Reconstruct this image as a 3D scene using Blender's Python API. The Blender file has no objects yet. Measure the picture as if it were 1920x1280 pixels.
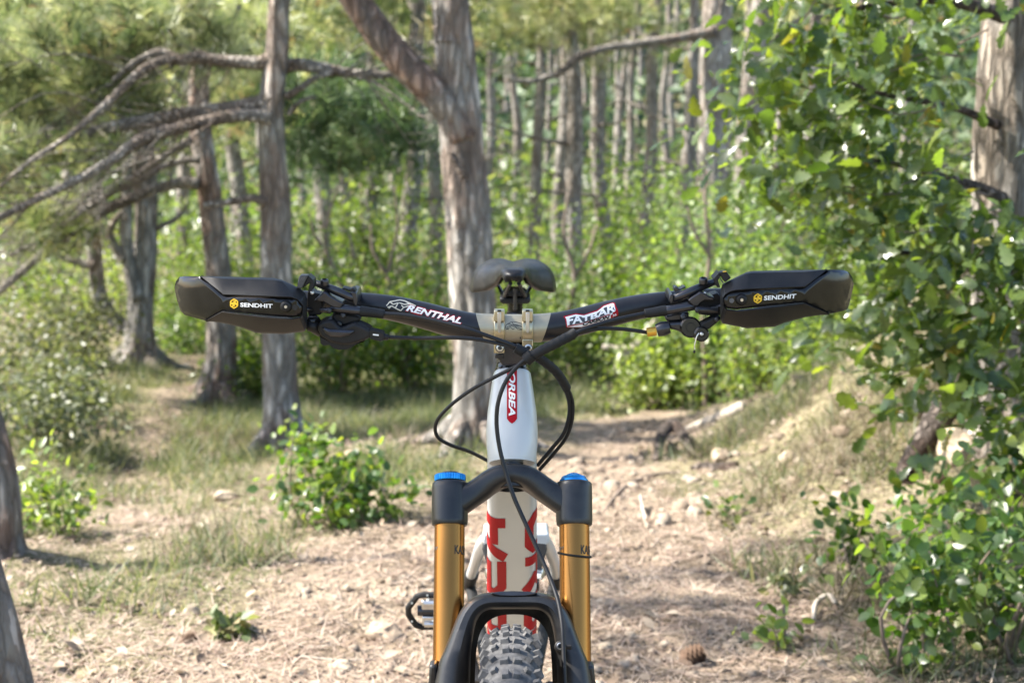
import bpy, bmesh, math, random
import numpy as np
from math import sin, cos, tan, pi, radians, sqrt, atan2
from mathutils import Vector, Matrix
random.seed(11)
RNG = np.random.default_rng(7)
SC = bpy.context.scene
COL = SC.collection

# ---------------------------------------------------------------- camera, sky, sun, exposure
PITCH = radians(10.75)
FPX = 2960.0                      # focal length in photo pixels (1920 wide)
CAM = np.array([0.0, -1.637, 1.394])
cd = bpy.data.cameras.new('camera')
cam = bpy.data.objects.new('camera', cd)
COL.objects.link(cam)
cam.location = CAM
cam.rotation_euler = (pi/2 - PITCH, 0, 0)
cd.sensor_width = 36.0
cd.lens = 36.0*FPX/1920.0
cd.clip_start = 0.05
cd.clip_end = 600
cd.dof.use_dof = True
cd.dof.focus_distance = 1.98
cd.dof.aperture_fstop = 7.0
cd.dof.aperture_blades = 9
SC.camera = cam

SUN_EL, SUN_AZ = radians(46), radians(174)      # azimuth measured from +x towards +y: from the left, a little behind the scene
w = bpy.data.worlds.new("World"); SC.world = w; w.use_nodes = True
nt = w.node_tree
sky = nt.nodes.new('ShaderNodeTexSky'); sky.sky_type = 'NISHITA'; sky.sun_disc = False
sky.sun_elevation = SUN_EL
sky.sun_rotation = pi/2 - SUN_AZ
sky.air_density = 1.0; sky.dust_density = 1.6; sky.ozone_density = 1.0
bg = nt.nodes['Background']; bg.inputs['Strength'].default_value = 0.115
nt.links.new(sky.outputs[0], bg.inputs[0])
sl = bpy.data.lights.new('sun', 'SUN'); sl.energy = 5.0; sl.angle = radians(0.5); sl.color = (1.0, 0.95, 0.87)
so = bpy.data.objects.new('sun', sl); COL.objects.link(so)
sdir = Vector((cos(SUN_EL)*cos(SUN_AZ), cos(SUN_EL)*sin(SUN_AZ), sin(SUN_EL)))
so.rotation_euler = sdir.to_track_quat('Z', 'Y').to_euler()
so.location = (-6, 6, 12)
vs = SC.view_settings
vs.view_transform = 'Standard'; vs.look = 'None'; vs.exposure = 1.84; vs.gamma = 1.0; vs.use_curve_mapping = False
cy = SC.cycles
cy.use_denoising = True
cy.max_bounces = 8; cy.diffuse_bounces = 4; cy.glossy_bounces = 3; cy.transmission_bounces = 6; cy.transparent_max_bounces = 4
cy.caustics_reflective = False; cy.caustics_refractive = False
cy.sample_clamp_indirect = 6.0

# ---------------------------------------------------------------- camera geometry: a photo pixel to a point in the place
_cp, _sp = cos(PITCH), sin(PITCH)
def ray(px, py):
    u = (px - 960.0)/FPX; v = (640.0 - py)/FPX
    return np.array([u, _cp + v*_sp, -_sp + v*_cp])
def pix(px, py, Y):
    """world point seen at photo pixel (px, py), lying at world y = Y"""
    d = ray(px, py); t = (Y - CAM[1])/d[1]
    return Vector(CAM + t*d)
def mpp(Y, py=640):               # metres per photo pixel at world y = Y
    return (Y - CAM[1])/(_cp + (640-py)/FPX*_sp)/FPX

# ---------------------------------------------------------------- noise
def _hash(ix, iy, seed):
    n = (ix.astype(np.int64)*374761393 + iy.astype(np.int64)*668265263 + seed*974711) & 0x7fffffff
    n = ((n ^ (n >> 13))*1274126177) & 0x7fffffff
    n = n ^ (n >> 16)
    return (n & 0xffff)/65535.0
def vnoise(x, y, seed=0):
    x = np.asarray(x, float); y = np.asarray(y, float)
    ix = np.floor(x); iy = np.floor(y); fx = x-ix; fy = y-iy
    fx = fx*fx*(3-2*fx); fy = fy*fy*(3-2*fy)
    a = _hash(ix, iy, seed); b = _hash(ix+1, iy, seed); c = _hash(ix, iy+1, seed); d = _hash(ix+1, iy+1, seed)
    return (a*(1-fx)+b*fx)*(1-fy) + (c*(1-fx)+d*fx)*fy
def sstep(a, b, x):
    t = np.clip((np.asarray(x, float)-a)/(b-a), 0, 1); return t*t*(3-2*t)

# ---------------------------------------------------------------- terrain height
_PD = np.array([-40, 0, 2.9, 3.4, 4.0, 5.0, 6.0, 7.2, 9.3, 12, 16, 25, 34, 45, 60, 90, 130, 300.])
_PZ = np.array([.3, 0, 0, -.012, -.055, -.16, -.31, -.52, -.79, -1.05, -1.3, -1.7, -1.7, -.6, 2.2, 9, 16, 24.])
_dd = np.linspace(-40, 300, 6801)
_zz = np.interp(_dd, _PD, _PZ)
_k = np.hanning(25); _k /= _k.sum()
_zz = np.convolve(np.pad(_zz, 12, mode='edge'), _k, mode='valid')
def gz(x, y):
    x = np.asarray(x, float); y = np.asarray(y, float)
    d = y - CAM[1]
    z = np.interp(d, _dd, _zz)
    # bank on the right of the trail, hollow on the left
    z = z + .78*np.exp(-(np.abs(x-2.05)/.88)**2.6 - ((d-6.6)/1.5)**2) + .16*np.exp(-((x-1.6)/.5)**2 - ((d-5.9)/1.0)**2)*(vnoise(x*4.5, y*4.5, 8)-.3) + .22*sstep(1.2, 3.0, x)*sstep(3.2, 5.0, d)*(1-sstep(14, 30, d))
    z = z - .16*np.exp(-((x+1.75)/.8)**2 - ((d-6.6)/1.6)**2) + .20*np.exp(-((x+3.6)/1.3)**2 - ((d-8)/2.5)**2)
    n = (vnoise(x*.9, y*.9, 1)-.5)*.16 + (vnoise(x*2.7, y*2.7, 2)-.5)*.07
    n2 = (vnoise(x*8, y*8, 3)-.5)*.030 + (vnoise(x*21, y*21, 4)-.5)*.014
    fade = sstep(3.0, 4.6, d)
    n3 = (vnoise(x*.22, y*.22, 5)-.5)*1.2*sstep(12, 30, d)
    return z + n*(.25+.75*fade)*(1-.6*path_mask(x, y)) + n2*(.5+.5*fade) + n3
def ground_hit(px, py):
    d = ray(px, py)
    t = 1.5
    prev = t
    while t < 200:
        p = CAM + t*d
        if p[2] < float(gz(p[0], p[1])):
            lo, hi = prev, t
            for _ in range(24):
                m = (lo+hi)/2; p = CAM + m*d
                if p[2] < float(gz(p[0], p[1])): hi = m
                else: lo = m
            p = CAM + hi*d
            return Vector(p)
        prev = t; t *= 1.02
    return Vector(CAM + 60*d)
def flat_hit(px, py):             # on the smooth profile only (used to lay out the trail)
    d = ray(px, py); t = 1.5
    while t < 200:
        p = CAM + t*d
        if p[2] < np.interp(p[1]-CAM[1], _dd, _zz): return p
        t *= 1.004
    return CAM + 40*d
# main trail: left and right edges in the photo, bottom to top
_L = [(150,1280),(300,1200),(430,1120),(520,1060),(640,1010),(760,950),(880,895),(1010,860),(1075,815),(1110,780),(1150,757),(1185,744)]
_R = [(1700,1280),(1640,1200),(1570,1120),(1480,1060),(1400,1010),(1300,950),(1250,905),(1260,860),(1310,815),(1360,785),(1385,762),(1370,746)]
_tl = np.array([flat_hit(*p)[:2] for p in _L]); _tr = np.array([flat_hit(*p)[:2] for p in _R])
_ty = (_tl[:,1]+_tr[:,1])/2
# side path that drops away on the left
_L2 = [(170,960),(185,900),(190,850),(245,800),(290,760),(318,725),(325,695),(335,680)]
_R2 = [(300,960),(285,900),(275,850),(330,800),(360,760),(378,725),(380,695),(385,680)]
_sl = np.array([flat_hit(*p)[:2] for p in _L2]); _sr = np.array([flat_hit(*p)[:2] for p in _R2])
_sy = (_sl[:,1]+_sr[:,1])/2
def path_mask(x, y):
    x = np.asarray(x, float); y = np.asarray(y, float)
    wob = (vnoise(x*2.3, y*2.3, 9)-.5)*.5 + (vnoise(x*7, y*7, 10)-.5)*.2
    l = np.interp(y, _ty, _tl[:,0]); r = np.interp(y, _ty, _tr[:,0])
    e = np.minimum(x-l, r-x) + wob*.55
    m = sstep(-.10, .16, e)*(1-sstep(_ty[-1], _ty[-1]+.5, y))
    l = np.interp(y, _sy, _sl[:,0]); r = np.interp(y, _sy, _sr[:,0])
    e = np.minimum(x-l, r-x) + wob*.35
    m2 = sstep(-.08, .12, e)*sstep(_sy[0]-.2, _sy[0]+.3, y)*(1-sstep(_sy[-1], _sy[-1]+.6, y))
    return np.maximum(m, m2*.97)

# ---------------------------------------------------------------- building meshes
ROOT = {}
def mesh_from(name, V, F, mats, smooth=False, midx=None):
    """V (n,3); F: (m,3) or (m,4) array, or list of tuples"""
    me = bpy.data.meshes.new(name)
    V = np.asarray(V, dtype=np.float32)
    if isinstance(F, np.ndarray) and F.ndim == 2:
        m, k = F.shape
        me.vertices.add(len(V)); me.vertices.foreach_set('co', V.ravel())
        me.loops.add(m*k); me.loops.foreach_set('vertex_index', F.astype(np.int32).ravel())
        me.polygons.add(m); me.polygons.foreach_set('loop_start', (np.arange(m)*k).astype(np.int32))
        me.polygons.foreach_set('loop_total', np.full(m, k, np.int32))
        me.update(calc_edges=True)
    else:
        me.from_pydata([tuple(float(c) for c in v) for v in V], [], [tuple(int(i) for i in f) for f in F])
        me.update()
    for m_ in (mats if isinstance(mats, (list, tuple)) else [mats]):
        if m_: me.materials.append(m_)
    if midx is not None:
        me.polygons.foreach_set('material_index', np.asarray(midx, np.int32))
    if smooth:
        me.polygons.foreach_set('use_smooth', np.ones(len(me.polygons), bool))
    return me
def root_loc(o):
    l = np.zeros(3)
    while o is not None:
        l = l + ROOT.get(o.name, np.zeros(3)); o = o.parent
    return l
def mk(name, V, F, mats, parent=None, smooth=False, midx=None, origin=None):
    """one object; V in world coordinates"""
    V = np.asarray(V, float)
    base = root_loc(parent) if parent is not None else (np.zeros(3) if origin is None else np.asarray(origin, float))
    me = mesh_from(name, V - base, F, mats, smooth, midx)
    o = bpy.data.objects.new(name, me); COL.objects.link(o)
    if parent is not None: o.parent = parent
    elif origin is not None:
        o.location = base; ROOT[o.name] = base
    return o
def empty(name, loc=(0,0,0), parent=None):
    o = bpy.data.objects.new(name, None); COL.objects.link(o)
    o.empty_display_size = .1
    if parent is not None: o.parent = parent
    else:
        o.location = loc; ROOT[o.name] = np.asarray(loc, float)
    return o
def tag(o, label=None, cat=None, group=None, kind=None):
    if label: o['label'] = label
    if cat: o['category'] = cat
    if group: o['group'] = group
    if kind: o['kind'] = kind
    return o
def catmull(P, n):
    P = [np.asarray(p, float) for p in P]
    if len(P) < 3:
        return [P[0] + (P[-1]-P[0])*i/n for i in range(n+1)]
    Q = [2*P[0]-P[1]] + P + [2*P[-1]-P[-2]]
    out = []
    segs = len(P)-1
    for k in range(n+1):
        g = k/n*segs; i = min(int(g), segs-1); t = g-i
        a, b, c, d = Q[i], Q[i+1], Q[i+2], Q[i+3]
        out.append(.5*((2*b) + (-a+c)*t + (2*a-5*b+4*c-d)*t*t + (-a+3*b-3*c+d)*t**3))
    return out
def tube(P, R, n=12, steps=None, cap=True, rfun=None):
    """tube along points P with radii R (number or list). returns V, F(list)"""
    if np.isscalar(R): R = [R]*len(P)
    if steps:
        PR = catmull([np.append(np.asarray(p, float), r) for p, r in zip(P, R)], steps)
        P = [p[:3] for p in PR]; R = [p[3] for p in PR]
    P = np.array([np.asarray(p, float) for p in P]); m = len(P)
    T = np.gradient(P, axis=0); T /= np.linalg.norm(T, axis=1)[:,None] + 1e-12
    up = np.array([0,0,1.]) if abs(T[0][2]) < .9 else np.array([0,1.,0])
    nrm = np.cross(T[0], up); nrm /= np.linalg.norm(nrm)
    V = []; F = []
    a = np.arange(n)/n*2*pi
    for i in range(m):
        nrm = nrm - T[i]*np.dot(nrm, T[i]); nrm /= np.linalg.norm(nrm)
        bi = np.cross(T[i], nrm)
        rr = R[i]*np.ones(n) if rfun is None else R[i]*rfun(i/(m-1), a, P[i])
        V.append(P[i] + np.outer(np.cos(a)*rr, nrm) + np.outer(np.sin(a)*rr, bi))
    V = np.concatenate(V)
    for i in range(m-1):
        for j in range(n):
            k = (j+1) % n
            F.append((i*n+j, i*n+k, (i+1)*n+k, (i+1)*n+j))
    if cap:
        F.append(tuple(range(n-1, -1, -1))); F.append(tuple((m-1)*n+j for j in range(n)))
    return V, F
def join(parts):
    V = []; F = []; o = 0
    for v, f in parts:
        V.append(np.asarray(v, float)); F += [tuple(i+o for i in q) for q in f]; o += len(v)
    return np.concatenate(V), F
def box(c, s, R=None):
    c = np.asarray(c, float); s = np.asarray(s, float)/2
    V = np.array([(x,y,z) for x in (-1,1) for y in (-1,1) for z in (-1,1)], float)*s
    if R is not None: V = V @ np.asarray(R, float).T
    return V + c, [(0,1,3,2),(4,6,7,5),(0,4,5,1),(2,3,7,6),(0,2,6,4),(1,5,7,3)]
def revolve(axis_o, axis_d, prof, n=32, cap=True):
    """prof: list of (s along axis, radius)"""
    o = np.asarray(axis_o, float); d = np.asarray(axis_d, float); d /= np.linalg.norm(d)
    up = np.array([1.,0,0]) if abs(d[0]) < .9 else np.array([0,1.,0])
    a1 = np.cross(d, up); a1 /= np.linalg.norm(a1); a2 = np.cross(d, a1)
    an = np.arange(n)/n*2*pi
    V = np.concatenate([o + d*s + r*(np.outer(np.cos(an), a1)+np.outer(np.sin(an), a2)) for s, r in prof])
    F = []
    m = len(prof)
    for i in range(m-1):
        for j in range(n):
            k = (j+1) % n
            F.append((i*n+j, i*n+k, (i+1)*n+k, (i+1)*n+j))
    if cap:
        F.append(tuple(range(n-1,-1,-1))); F.append(tuple((m-1)*n+j for j in range(n)))
    return V, F
def finish(o, bevel=0, seg=2, angle=35, solid=0, sub=0):
    """bake recalculated normals; optional modifiers; smooth by angle"""
    me = o.data
    bm = bmesh.new(); bm.from_mesh(me)
    bmesh.ops.recalc_face_normals(bm, faces=bm.faces)
    for f in bm.faces: f.smooth = True
    for e in bm.edges:
        if len(e.link_faces) == 2 and e.calc_face_angle(0) > radians(angle): e.smooth = False
    bm.to_mesh(me); bm.free()
    if solid:
        m = o.modifiers.new('solid', 'SOLIDIFY'); m.thickness = solid; m.offset = -1
    if bevel:
        m = o.modifiers.new('bevel', 'BEVEL'); m.width = bevel; m.segments = seg; m.limit_method = 'ANGLE'; m.angle_limit = radians(angle)
    if sub:
        m = o.modifiers.new('sub', 'SUBSURF'); m.levels = sub; m.render_levels = sub
    return o

# ---------------------------------------------------------------- materials
def newmat(name):
    m = bpy.data.materials.new(name); m.use_nodes = True
    t = m.node_tree; b = t.nodes['Principled BSDF']
    return m, t, b
def node(t, kind, **kw):
    n = t.nodes.new(kind)
    for k, v in kw.items():
        if k in n.inputs: n.inputs[k].default_value = v
        else: setattr(n, k, v)
    return n
def ramp(t, stops, src=None, interp='LINEAR'):
    n = t.nodes.new('ShaderNodeValToRGB'); cr = n.color_ramp; cr.interpolation = interp
    while len(cr.elements) > 1: cr.elements.remove(cr.elements[-1])
    for i, (p, c) in enumerate(stops):
        e = cr.elements[0] if i == 0 else cr.elements.new(p)
        e.position = p; e.color = (*c, 1) if len(c) == 3 else c
    if src is not None: t.links.new(src, n.inputs[0])
    return n
def coords(t, scale=(1,1,1), kind='Object'):
    tc = t.nodes.new('ShaderNodeTexCoord'); mp = t.nodes.new('ShaderNodeMapping')
    mp.inputs['Scale'].default_value = scale
    t.links.new(tc.outputs[kind], mp.inputs[0]); return mp.outputs[0]
def mixc(t, a, b, fac, mode='MIX'):
    n = t.nodes.new('ShaderNodeMix'); n.data_type = 'RGBA'; n.blend_type = mode
    for s, i in ((fac, 0), (a, 6), (b, 7)):
        if hasattr(s, 'is_linked'): t.links.new(s, n.inputs[i])
        elif i == 0: n.inputs[0].default_value = s
        else: n.inputs[i].default_value = (*s, 1)
    return n.outputs[2]
def plain(name, col, rough=.5, metal=0., spec=.5, coat=0., var=.06, nscale=60., rvar=.12, dust=0., dustcol=(.30,.25,.19)):
    """paint, plastic or metal with slight unevenness in colour and gloss, optional dust"""
    m, t, b = newmat(name)
    co = coords(t)
    nz = node(t, 'ShaderNodeTexNoise', Scale=nscale, Detail=5.0); t.links.new(co, nz.inputs['Vector'])
    lo = tuple(max(0, c*(1-var)) for c in col); hi = tuple(min(1, c*(1+var)) for c in col)
    r = ramp(t, [(.3, lo), (.7, hi)], nz.outputs[0])
    src = r.outputs[0]
    n2 = node(t, 'ShaderNodeTexNoise', Scale=nscale*.25, Detail=8.0, Roughness=.7); t.links.new(co, n2.inputs['Vector'])
    if dust:
        dr = ramp(t, [(.42, (0,0,0)), (.75, (dust,)*3)], n2.outputs[0])
        src = mixc(t, src, dustcol, dr.outputs[0])
    t.links.new(src, b.inputs['Base Color'])
    mr = node(t, 'ShaderNodeMapRange'); mr.inputs[3].default_value = max(.02, rough-rvar*.6); mr.inputs[4].default_value = min(1, rough+rvar)
    t.links.new(n2.outputs[0], mr.inputs[0]); t.links.new(mr.outputs[0], b.inputs['Roughness'])
    b.inputs['Metallic'].default_value = metal
    b.inputs['Specular IOR Level'].default_value = spec
    b.inputs['Coat Weight'].default_value = coat
    b.inputs['Coat Roughness'].default_value = .06
    return m
def island(t):
    g = t.nodes.new('ShaderNodeNewGeometry'); oi = t.nodes.new('ShaderNodeObjectInfo')
    a = node(t, 'ShaderNodeMath', operation='ADD'); f = node(t, 'ShaderNodeMath', operation='FRACT')
    t.links.new(g.outputs['Random Per Island'], a.inputs[0]); t.links.new(oi.outputs['Random'], a.inputs[1])
    t.links.new(a.outputs[0], f.inputs[0]); return f.outputs[0]
def leafmat(name, stops, rough=.42, trans=.45, tcol=None, spec=.5, grain=0.):
    m, t, b = newmat(name)
    r = ramp(t, stops, island(t))
    oi = t.nodes.new('ShaderNodeObjectInfo')
    hs = t.nodes.new('ShaderNodeHueSaturation')
    for o_, lo, hi, off in (('Hue', .482, .515, 0.), ('Saturation', .78, 1.12, .37), ('Value', .66, 1.25, .71)):
        sh = node(t, 'ShaderNodeMath', operation='ADD'); sh.inputs[1].default_value = off; fr = node(t, 'ShaderNodeMath', operation='FRACT')
        mr = node(t, 'ShaderNodeMapRange'); mr.inputs[3].default_value = lo; mr.inputs[4].default_value = hi
        t.links.new(oi.outputs['Random'], sh.inputs[0]); t.links.new(sh.outputs[0], fr.inputs[0]); t.links.new(fr.outputs[0], mr.inputs[0]); t.links.new(mr.outputs[0], hs.inputs[o_])
    t.links.new(r.outputs[0], hs.inputs['Color'])
    col = hs.outputs[0]
    if grain:
        nz = node(t, 'ShaderNodeTexNoise', Scale=grain, Detail=3.0); t.links.new(coords(t), nz.inputs['Vector'])
        rr = ramp(t, [(.3, (.75,.75,.75)), (.7, (1.2,1.2,1.1))], nz.outputs[0])
        col = mixc(t, col, rr.outputs[0], 1.0, 'MULTIPLY')
    t.links.new(col, b.inputs['Base Color'])
    b.inputs['Roughness'].default_value = rough; b.inputs['Specular IOR Level'].default_value = spec
    tr = t.nodes.new('ShaderNodeBsdfTranslucent')
    tc = mixc(t, col, tcol or (1.5,1.6,.7), 1.0, 'MULTIPLY')
    t.links.new(tc, tr.inputs[0])
    mx = t.nodes.new('ShaderNodeMixShader'); mx.inputs[0].default_value = trans
    t.links.new(b.outputs[0], mx.inputs[1]); t.links.new(tr.outputs[0], mx.inputs[2])
    t.links.new(mx.outputs[0], t.nodes['Material Output'].inputs[0])
    return m
def barkmat(name, cols, crack=(.035,.028,.023), scale=1.0, st=3.8):
    m, t, b = newmat(name)
    v = coords(t, (17*scale, 17*scale, st*scale))
    nz = node(t, 'ShaderNodeTexNoise', Scale=1.0, Detail=8.0, Roughness=.66, Distortion=.25); t.links.new(v, nz.inputs['Vector'])
    vo = node(t, 'ShaderNodeTexVoronoi', feature='DISTANCE_TO_EDGE', Scale=2.6)
    wv = mixc(t, v, nz.outputs['Color'], .5); t.links.new(wv, vo.inputs['Vector'])
    v2 = coords(t, (2.2, 2.2, 1.1)); n2 = node(t, 'ShaderNodeTexNoise', Scale=1.6, Detail=6.0, Roughness=.6); t.links.new(v2, n2.inputs['Vector'])
    base = ramp(t, [(.36, cols[0]), (.48, cols[1]), (.56, cols[2]), (.66, tuple(c*.78 for c in cols[0]))], n2.outputs[0])
    fine = ramp(t, [(.3, (.58,.56,.54)), (.5, (.95,.95,.95)), (.7, (1.22,1.22,1.22))], nz.outputs[0])
    c1 = mixc(t, base.outputs[0], fine.outputs[0], 1.0, 'MULTIPLY')
    cr = ramp(t, [(.0, (1,1,1)), (.12, (0,0,0))], vo.outputs['Distance'])
    cm = node(t, 'ShaderNodeMath', operation='MULTIPLY'); cm.inputs[1].default_value = .45
    t.links.new(cr.outputs[0], cm.inputs[0])
    c2 = mixc(t, c1, crack, cm.outputs[0])
    t.links.new(c2, b.inputs['Base Color'])
    b.inputs['Roughness'].default_value = .95; b.inputs['Specular IOR Level'].default_value = .15
    hm = node(t, 'ShaderNodeMath', operation='MULTIPLY_ADD'); hm.inputs[1].default_value = .5
    hr = ramp(t, [(0, (0,0,0)), (.25, (1,1,1))], vo.outputs['Distance'])
    t.links.new(nz.outputs[0], hm.inputs[0]); t.links.new(hr.outputs[0], hm.inputs[2])
    bp = node(t, 'ShaderNodeBump', Strength=1.0, Distance=.035); t.links.new(hm.outputs[0], bp.inputs['Height'])
    t.links.new(bp.outputs[0], b.inputs['Normal'])
    return m

M = {}
M['bark_grey'] = barkmat('pine_bark_grey', [(.38,.35,.31), (.49,.46,.415), (.39,.305,.25)])
M['bark_red'] = barkmat('pine_bark_reddish', [(.35,.285,.24), (.43,.385,.335), (.37,.25,.19)])
M['bark_far'] = barkmat('pine_bark_pale', [(.44,.405,.36), (.54,.50,.45), (.45,.375,.315)])
M['bark_oak'] = barkmat('oak_bark', [(.40,.36,.31), (.50,.455,.40), (.36,.30,.24)], scale=1.3)
M['bark_limb'] = barkmat('limb_bark', [(.38,.335,.285), (.50,.45,.39), (.38,.30,.24)], scale=1.6, st=17)
M['bark_dark'] = barkmat('old_log_bark', [(.13,.105,.09), (.21,.175,.15), (.14,.10,.08)], scale=1.4, st=14)
M['twig'] = plain('twig_bark', (.17,.13,.10), rough=.9, var=.35, nscale=30)
M['dead_wood'] = plain('bleached_wood', (.36,.31,.25), rough=.9, var=.25, nscale=25)
M['needle'] = leafmat('pine_needles', [(0,(.07,.12,.04)), (.3,(.15,.21,.075)), (.62,(.30,.35,.16)), (.92,(.50,.51,.30)), (1,(.34,.20,.11))], rough=.32, trans=.45, tcol=(1.45,1.4,.9), spec=.7)  # palest tufts are sunlit highlights put into the needle colour
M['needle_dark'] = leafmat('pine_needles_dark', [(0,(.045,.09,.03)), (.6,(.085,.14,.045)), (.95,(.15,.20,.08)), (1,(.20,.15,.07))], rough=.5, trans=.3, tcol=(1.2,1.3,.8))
M['oak'] = leafmat('oak_leaves', [(0,(.05,.09,.028)), (.5,(.082,.13,.036)), (.85,(.12,.17,.045)), (.97,(.15,.18,.04)), (1,(.24,.19,.05))], rough=.27, trans=.48, tcol=(1.9,2.0,.5), spec=.8, grain=40.)
M['shrub'] = leafmat('shrub_leaves', [(0,(.07,.115,.03)), (.5,(.115,.165,.042)), (.9,(.17,.215,.055)), (1,(.23,.23,.08))], rough=.36, trans=.48, tcol=(1.55,1.75,.6), spec=.6)
M['shrub_bright'] = leafmat('shrub_leaves_bright', [(0,(.095,.155,.035)), (.5,(.15,.215,.05)), (1,(.23,.28,.085))], rough=.38, trans=.5, tcol=(1.65,1.75,.55), spec=.6)
M['shrub_grey'] = leafmat('shrub_leaves_dull', [(0,(.09,.11,.05)), (.5,(.145,.16,.08)), (1,(.23,.225,.13))], rough=.45, trans=.4, tcol=(1.4,1.5,.7))
M['privet'] = leafmat('round_shrub_leaves', [(0,(.05,.10,.03)), (.5,(.085,.15,.04)), (.9,(.14,.20,.05)), (1,(.22,.25,.07))], rough=.32, trans=.5, tcol=(1.8,1.9,.5), spec=.65, grain=60.)
M['grass'] = leafmat('grass_blades', [(0,(.09,.13,.045)), (.5,(.16,.20,.07)), (.8,(.27,.27,.12)), (1,(.44,.37,.22))], rough=.5, trans=.4, tcol=(1.3,1.35,.7))
M['straw'] = leafmat('dry_grass_blades', [(0,(.21,.175,.105)), (.4,(.32,.265,.17)), (.8,(.44,.375,.26)), (1,(.16,.19,.07))], rough=.6, trans=.3, tcol=(1.1,1.1,.9))
M['litter'] = leafmat('dead_needles', [(0,(.17,.115,.075)), (.5,(.31,.235,.155)), (1,(.47,.395,.29))], rough=.7, trans=.1, tcol=(1,1,1))
M['dead_leaf'] = leafmat('dead_leaves', [(0,(.17,.115,.075)), (.5,(.33,.25,.165)), (1,(.50,.43,.33))], rough=.6, trans=.15, tcol=(1.1,1,.9))

def stonemat(name, cols):
    m, t, b = newmat(name)
    r = ramp(t, [(i/(len(cols)-1), c) for i, c in enumerate(cols)], island(t))
    nz = node(t, 'ShaderNodeTexNoise', Scale=70.0, Detail=6.0); t.links.new(coords(t), nz.inputs['Vector'])
    rr = ramp(t, [(.3, (.7,.68,.66)), (.7, (1.15,1.15,1.15))], nz.outputs[0])
    t.links.new(mixc(t, r.outputs[0], rr.outputs[0], 1.0, 'MULTIPLY'), b.inputs['Base Color'])
    b.inputs['Roughness'].default_value = .9; b.inputs['Specular IOR Level'].default_value = .2
    bp = node(t, 'ShaderNodeBump', Strength=.5, Distance=.006); t.links.new(nz.outputs[0], bp.inputs['Height']); t.links.new(bp.outputs[0], b.inputs['Normal'])
    return m
M['gravel'] = stonemat('gravel_stone', [(.17,.13,.092), (.25,.20,.15), (.36,.305,.24), (.22,.165,.118)])
M['rock'] = stonemat('weathered_rock', [(.36,.29,.21), (.42,.35,.26), (.33,.25,.18)])

# ground material
def groundmat():
    m, t, b = newmat('trail_soil')
    at = t.nodes.new('ShaderNodeAttribute'); at.attribute_name = 'path'
    co = coords(t)
    n1 = node(t, 'ShaderNodeTexNoise', Scale=2.2, Detail=9.0, Roughness=.65); t.links.new(co, n1.inputs['Vector'])
    n2 = node(t, 'ShaderNodeTexNoise', Scale=38.0, Detail=8.0, Roughness=.7); t.links.new(co, n2.inputs['Vector'])
    n3 = node(t, 'ShaderNodeTexVoronoi', Scale=70.0); t.links.new(co, n3.inputs['Vector'])
    soil = ramp(t, [(.28, (.11,.083,.058)), (.5, (.215,.168,.12)), (.72, (.345,.285,.212))], n1.outputs[0])
    litter = ramp(t, [(.3, (.085,.082,.045)), (.5, (.165,.15,.085)), (.7, (.28,.232,.155))], n1.outputs[0])
    fine = ramp(t, [(.30, (.36,.34,.32)), (.5, (.95,.95,.95)), (.72, (1.5,1.48,1.45))], n2.outputs[0])
    chips = ramp(t, [(0, (1.25,1.22,1.18)), (.5, (.95,.95,.95)), (1, (.65,.62,.6))], n3.outputs['Color'])
    c = mixc(t, litter.outputs[0], soil.outputs[0], at.outputs['Fac'])
    c = mixc(t, c, fine.outputs[0], 1.0, 'MULTIPLY'); c = mixc(t, c, chips.outputs[0], .8, 'MULTIPLY')
    t.links.new(c, b.inputs['Base Color'])
    b.inputs['Roughness'].default_value = .95; b.inputs['Specular IOR Level'].default_value = .15
    ad = node(t, 'ShaderNodeMath', operation='ADD'); t.links.new(n2.outputs[0], ad.inputs[0]); t.links.new(n3.outputs['Distance'], ad.inputs[1])
    bp = node(t, 'ShaderNodeBump', Strength=.8, Distance=.012); t.links.new(ad.outputs[0], bp.inputs['Height']); t.links.new(bp.outputs[0], b.inputs['Normal'])
    return m
M['ground'] = groundmat()

# ---------------------------------------------------------------- ground
def axis_vals(spec):
    out = []
    for a, b, s in spec:
        out += list(np.arange(a, b, s))
    out.append(spec[-1][1]); return np.array(out)
xs = axis_vals([(-160,-40,8),(-40,-12,1.6),(-12,-4,.25),(-4,-2.2,.08),(-2.2,2.6,.035),(2.6,4.5,.08),(4.5,12,.25),(12,40,1.6),(40,160,8)])
ds = axis_vals([(-40,-4,4),(-4,2.2,.5),(2.2,3.0,.08),(3.0,7.0,.035),(7,10,.06),(10,16,.2),(16,40,.8),(40,300,5)])
X, D = np.meshgrid(xs, ds); Y = D + CAM[1]
Z = gz(X, Y)
V = np.stack([X.ravel(), Y.ravel(), Z.ravel()], 1)
nx, ny = len(xs), len(ds)
idx = np.arange(nx*ny).reshape(ny, nx)
F = np.stack([idx[:-1,:-1].ravel(), idx[:-1,1:].ravel(), idx[1:,1:].ravel(), idx[1:,:-1].ravel()], 1)
ground = mk('ground', V, F, M['ground'], smooth=True)
tag(ground, kind='structure')
pm = path_mask(V[:,0], V[:,1])
at = ground.data.attributes.new('path', 'FLOAT', 'POINT'); at.data.foreach_set('value', pm.astype(np.float32))
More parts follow.
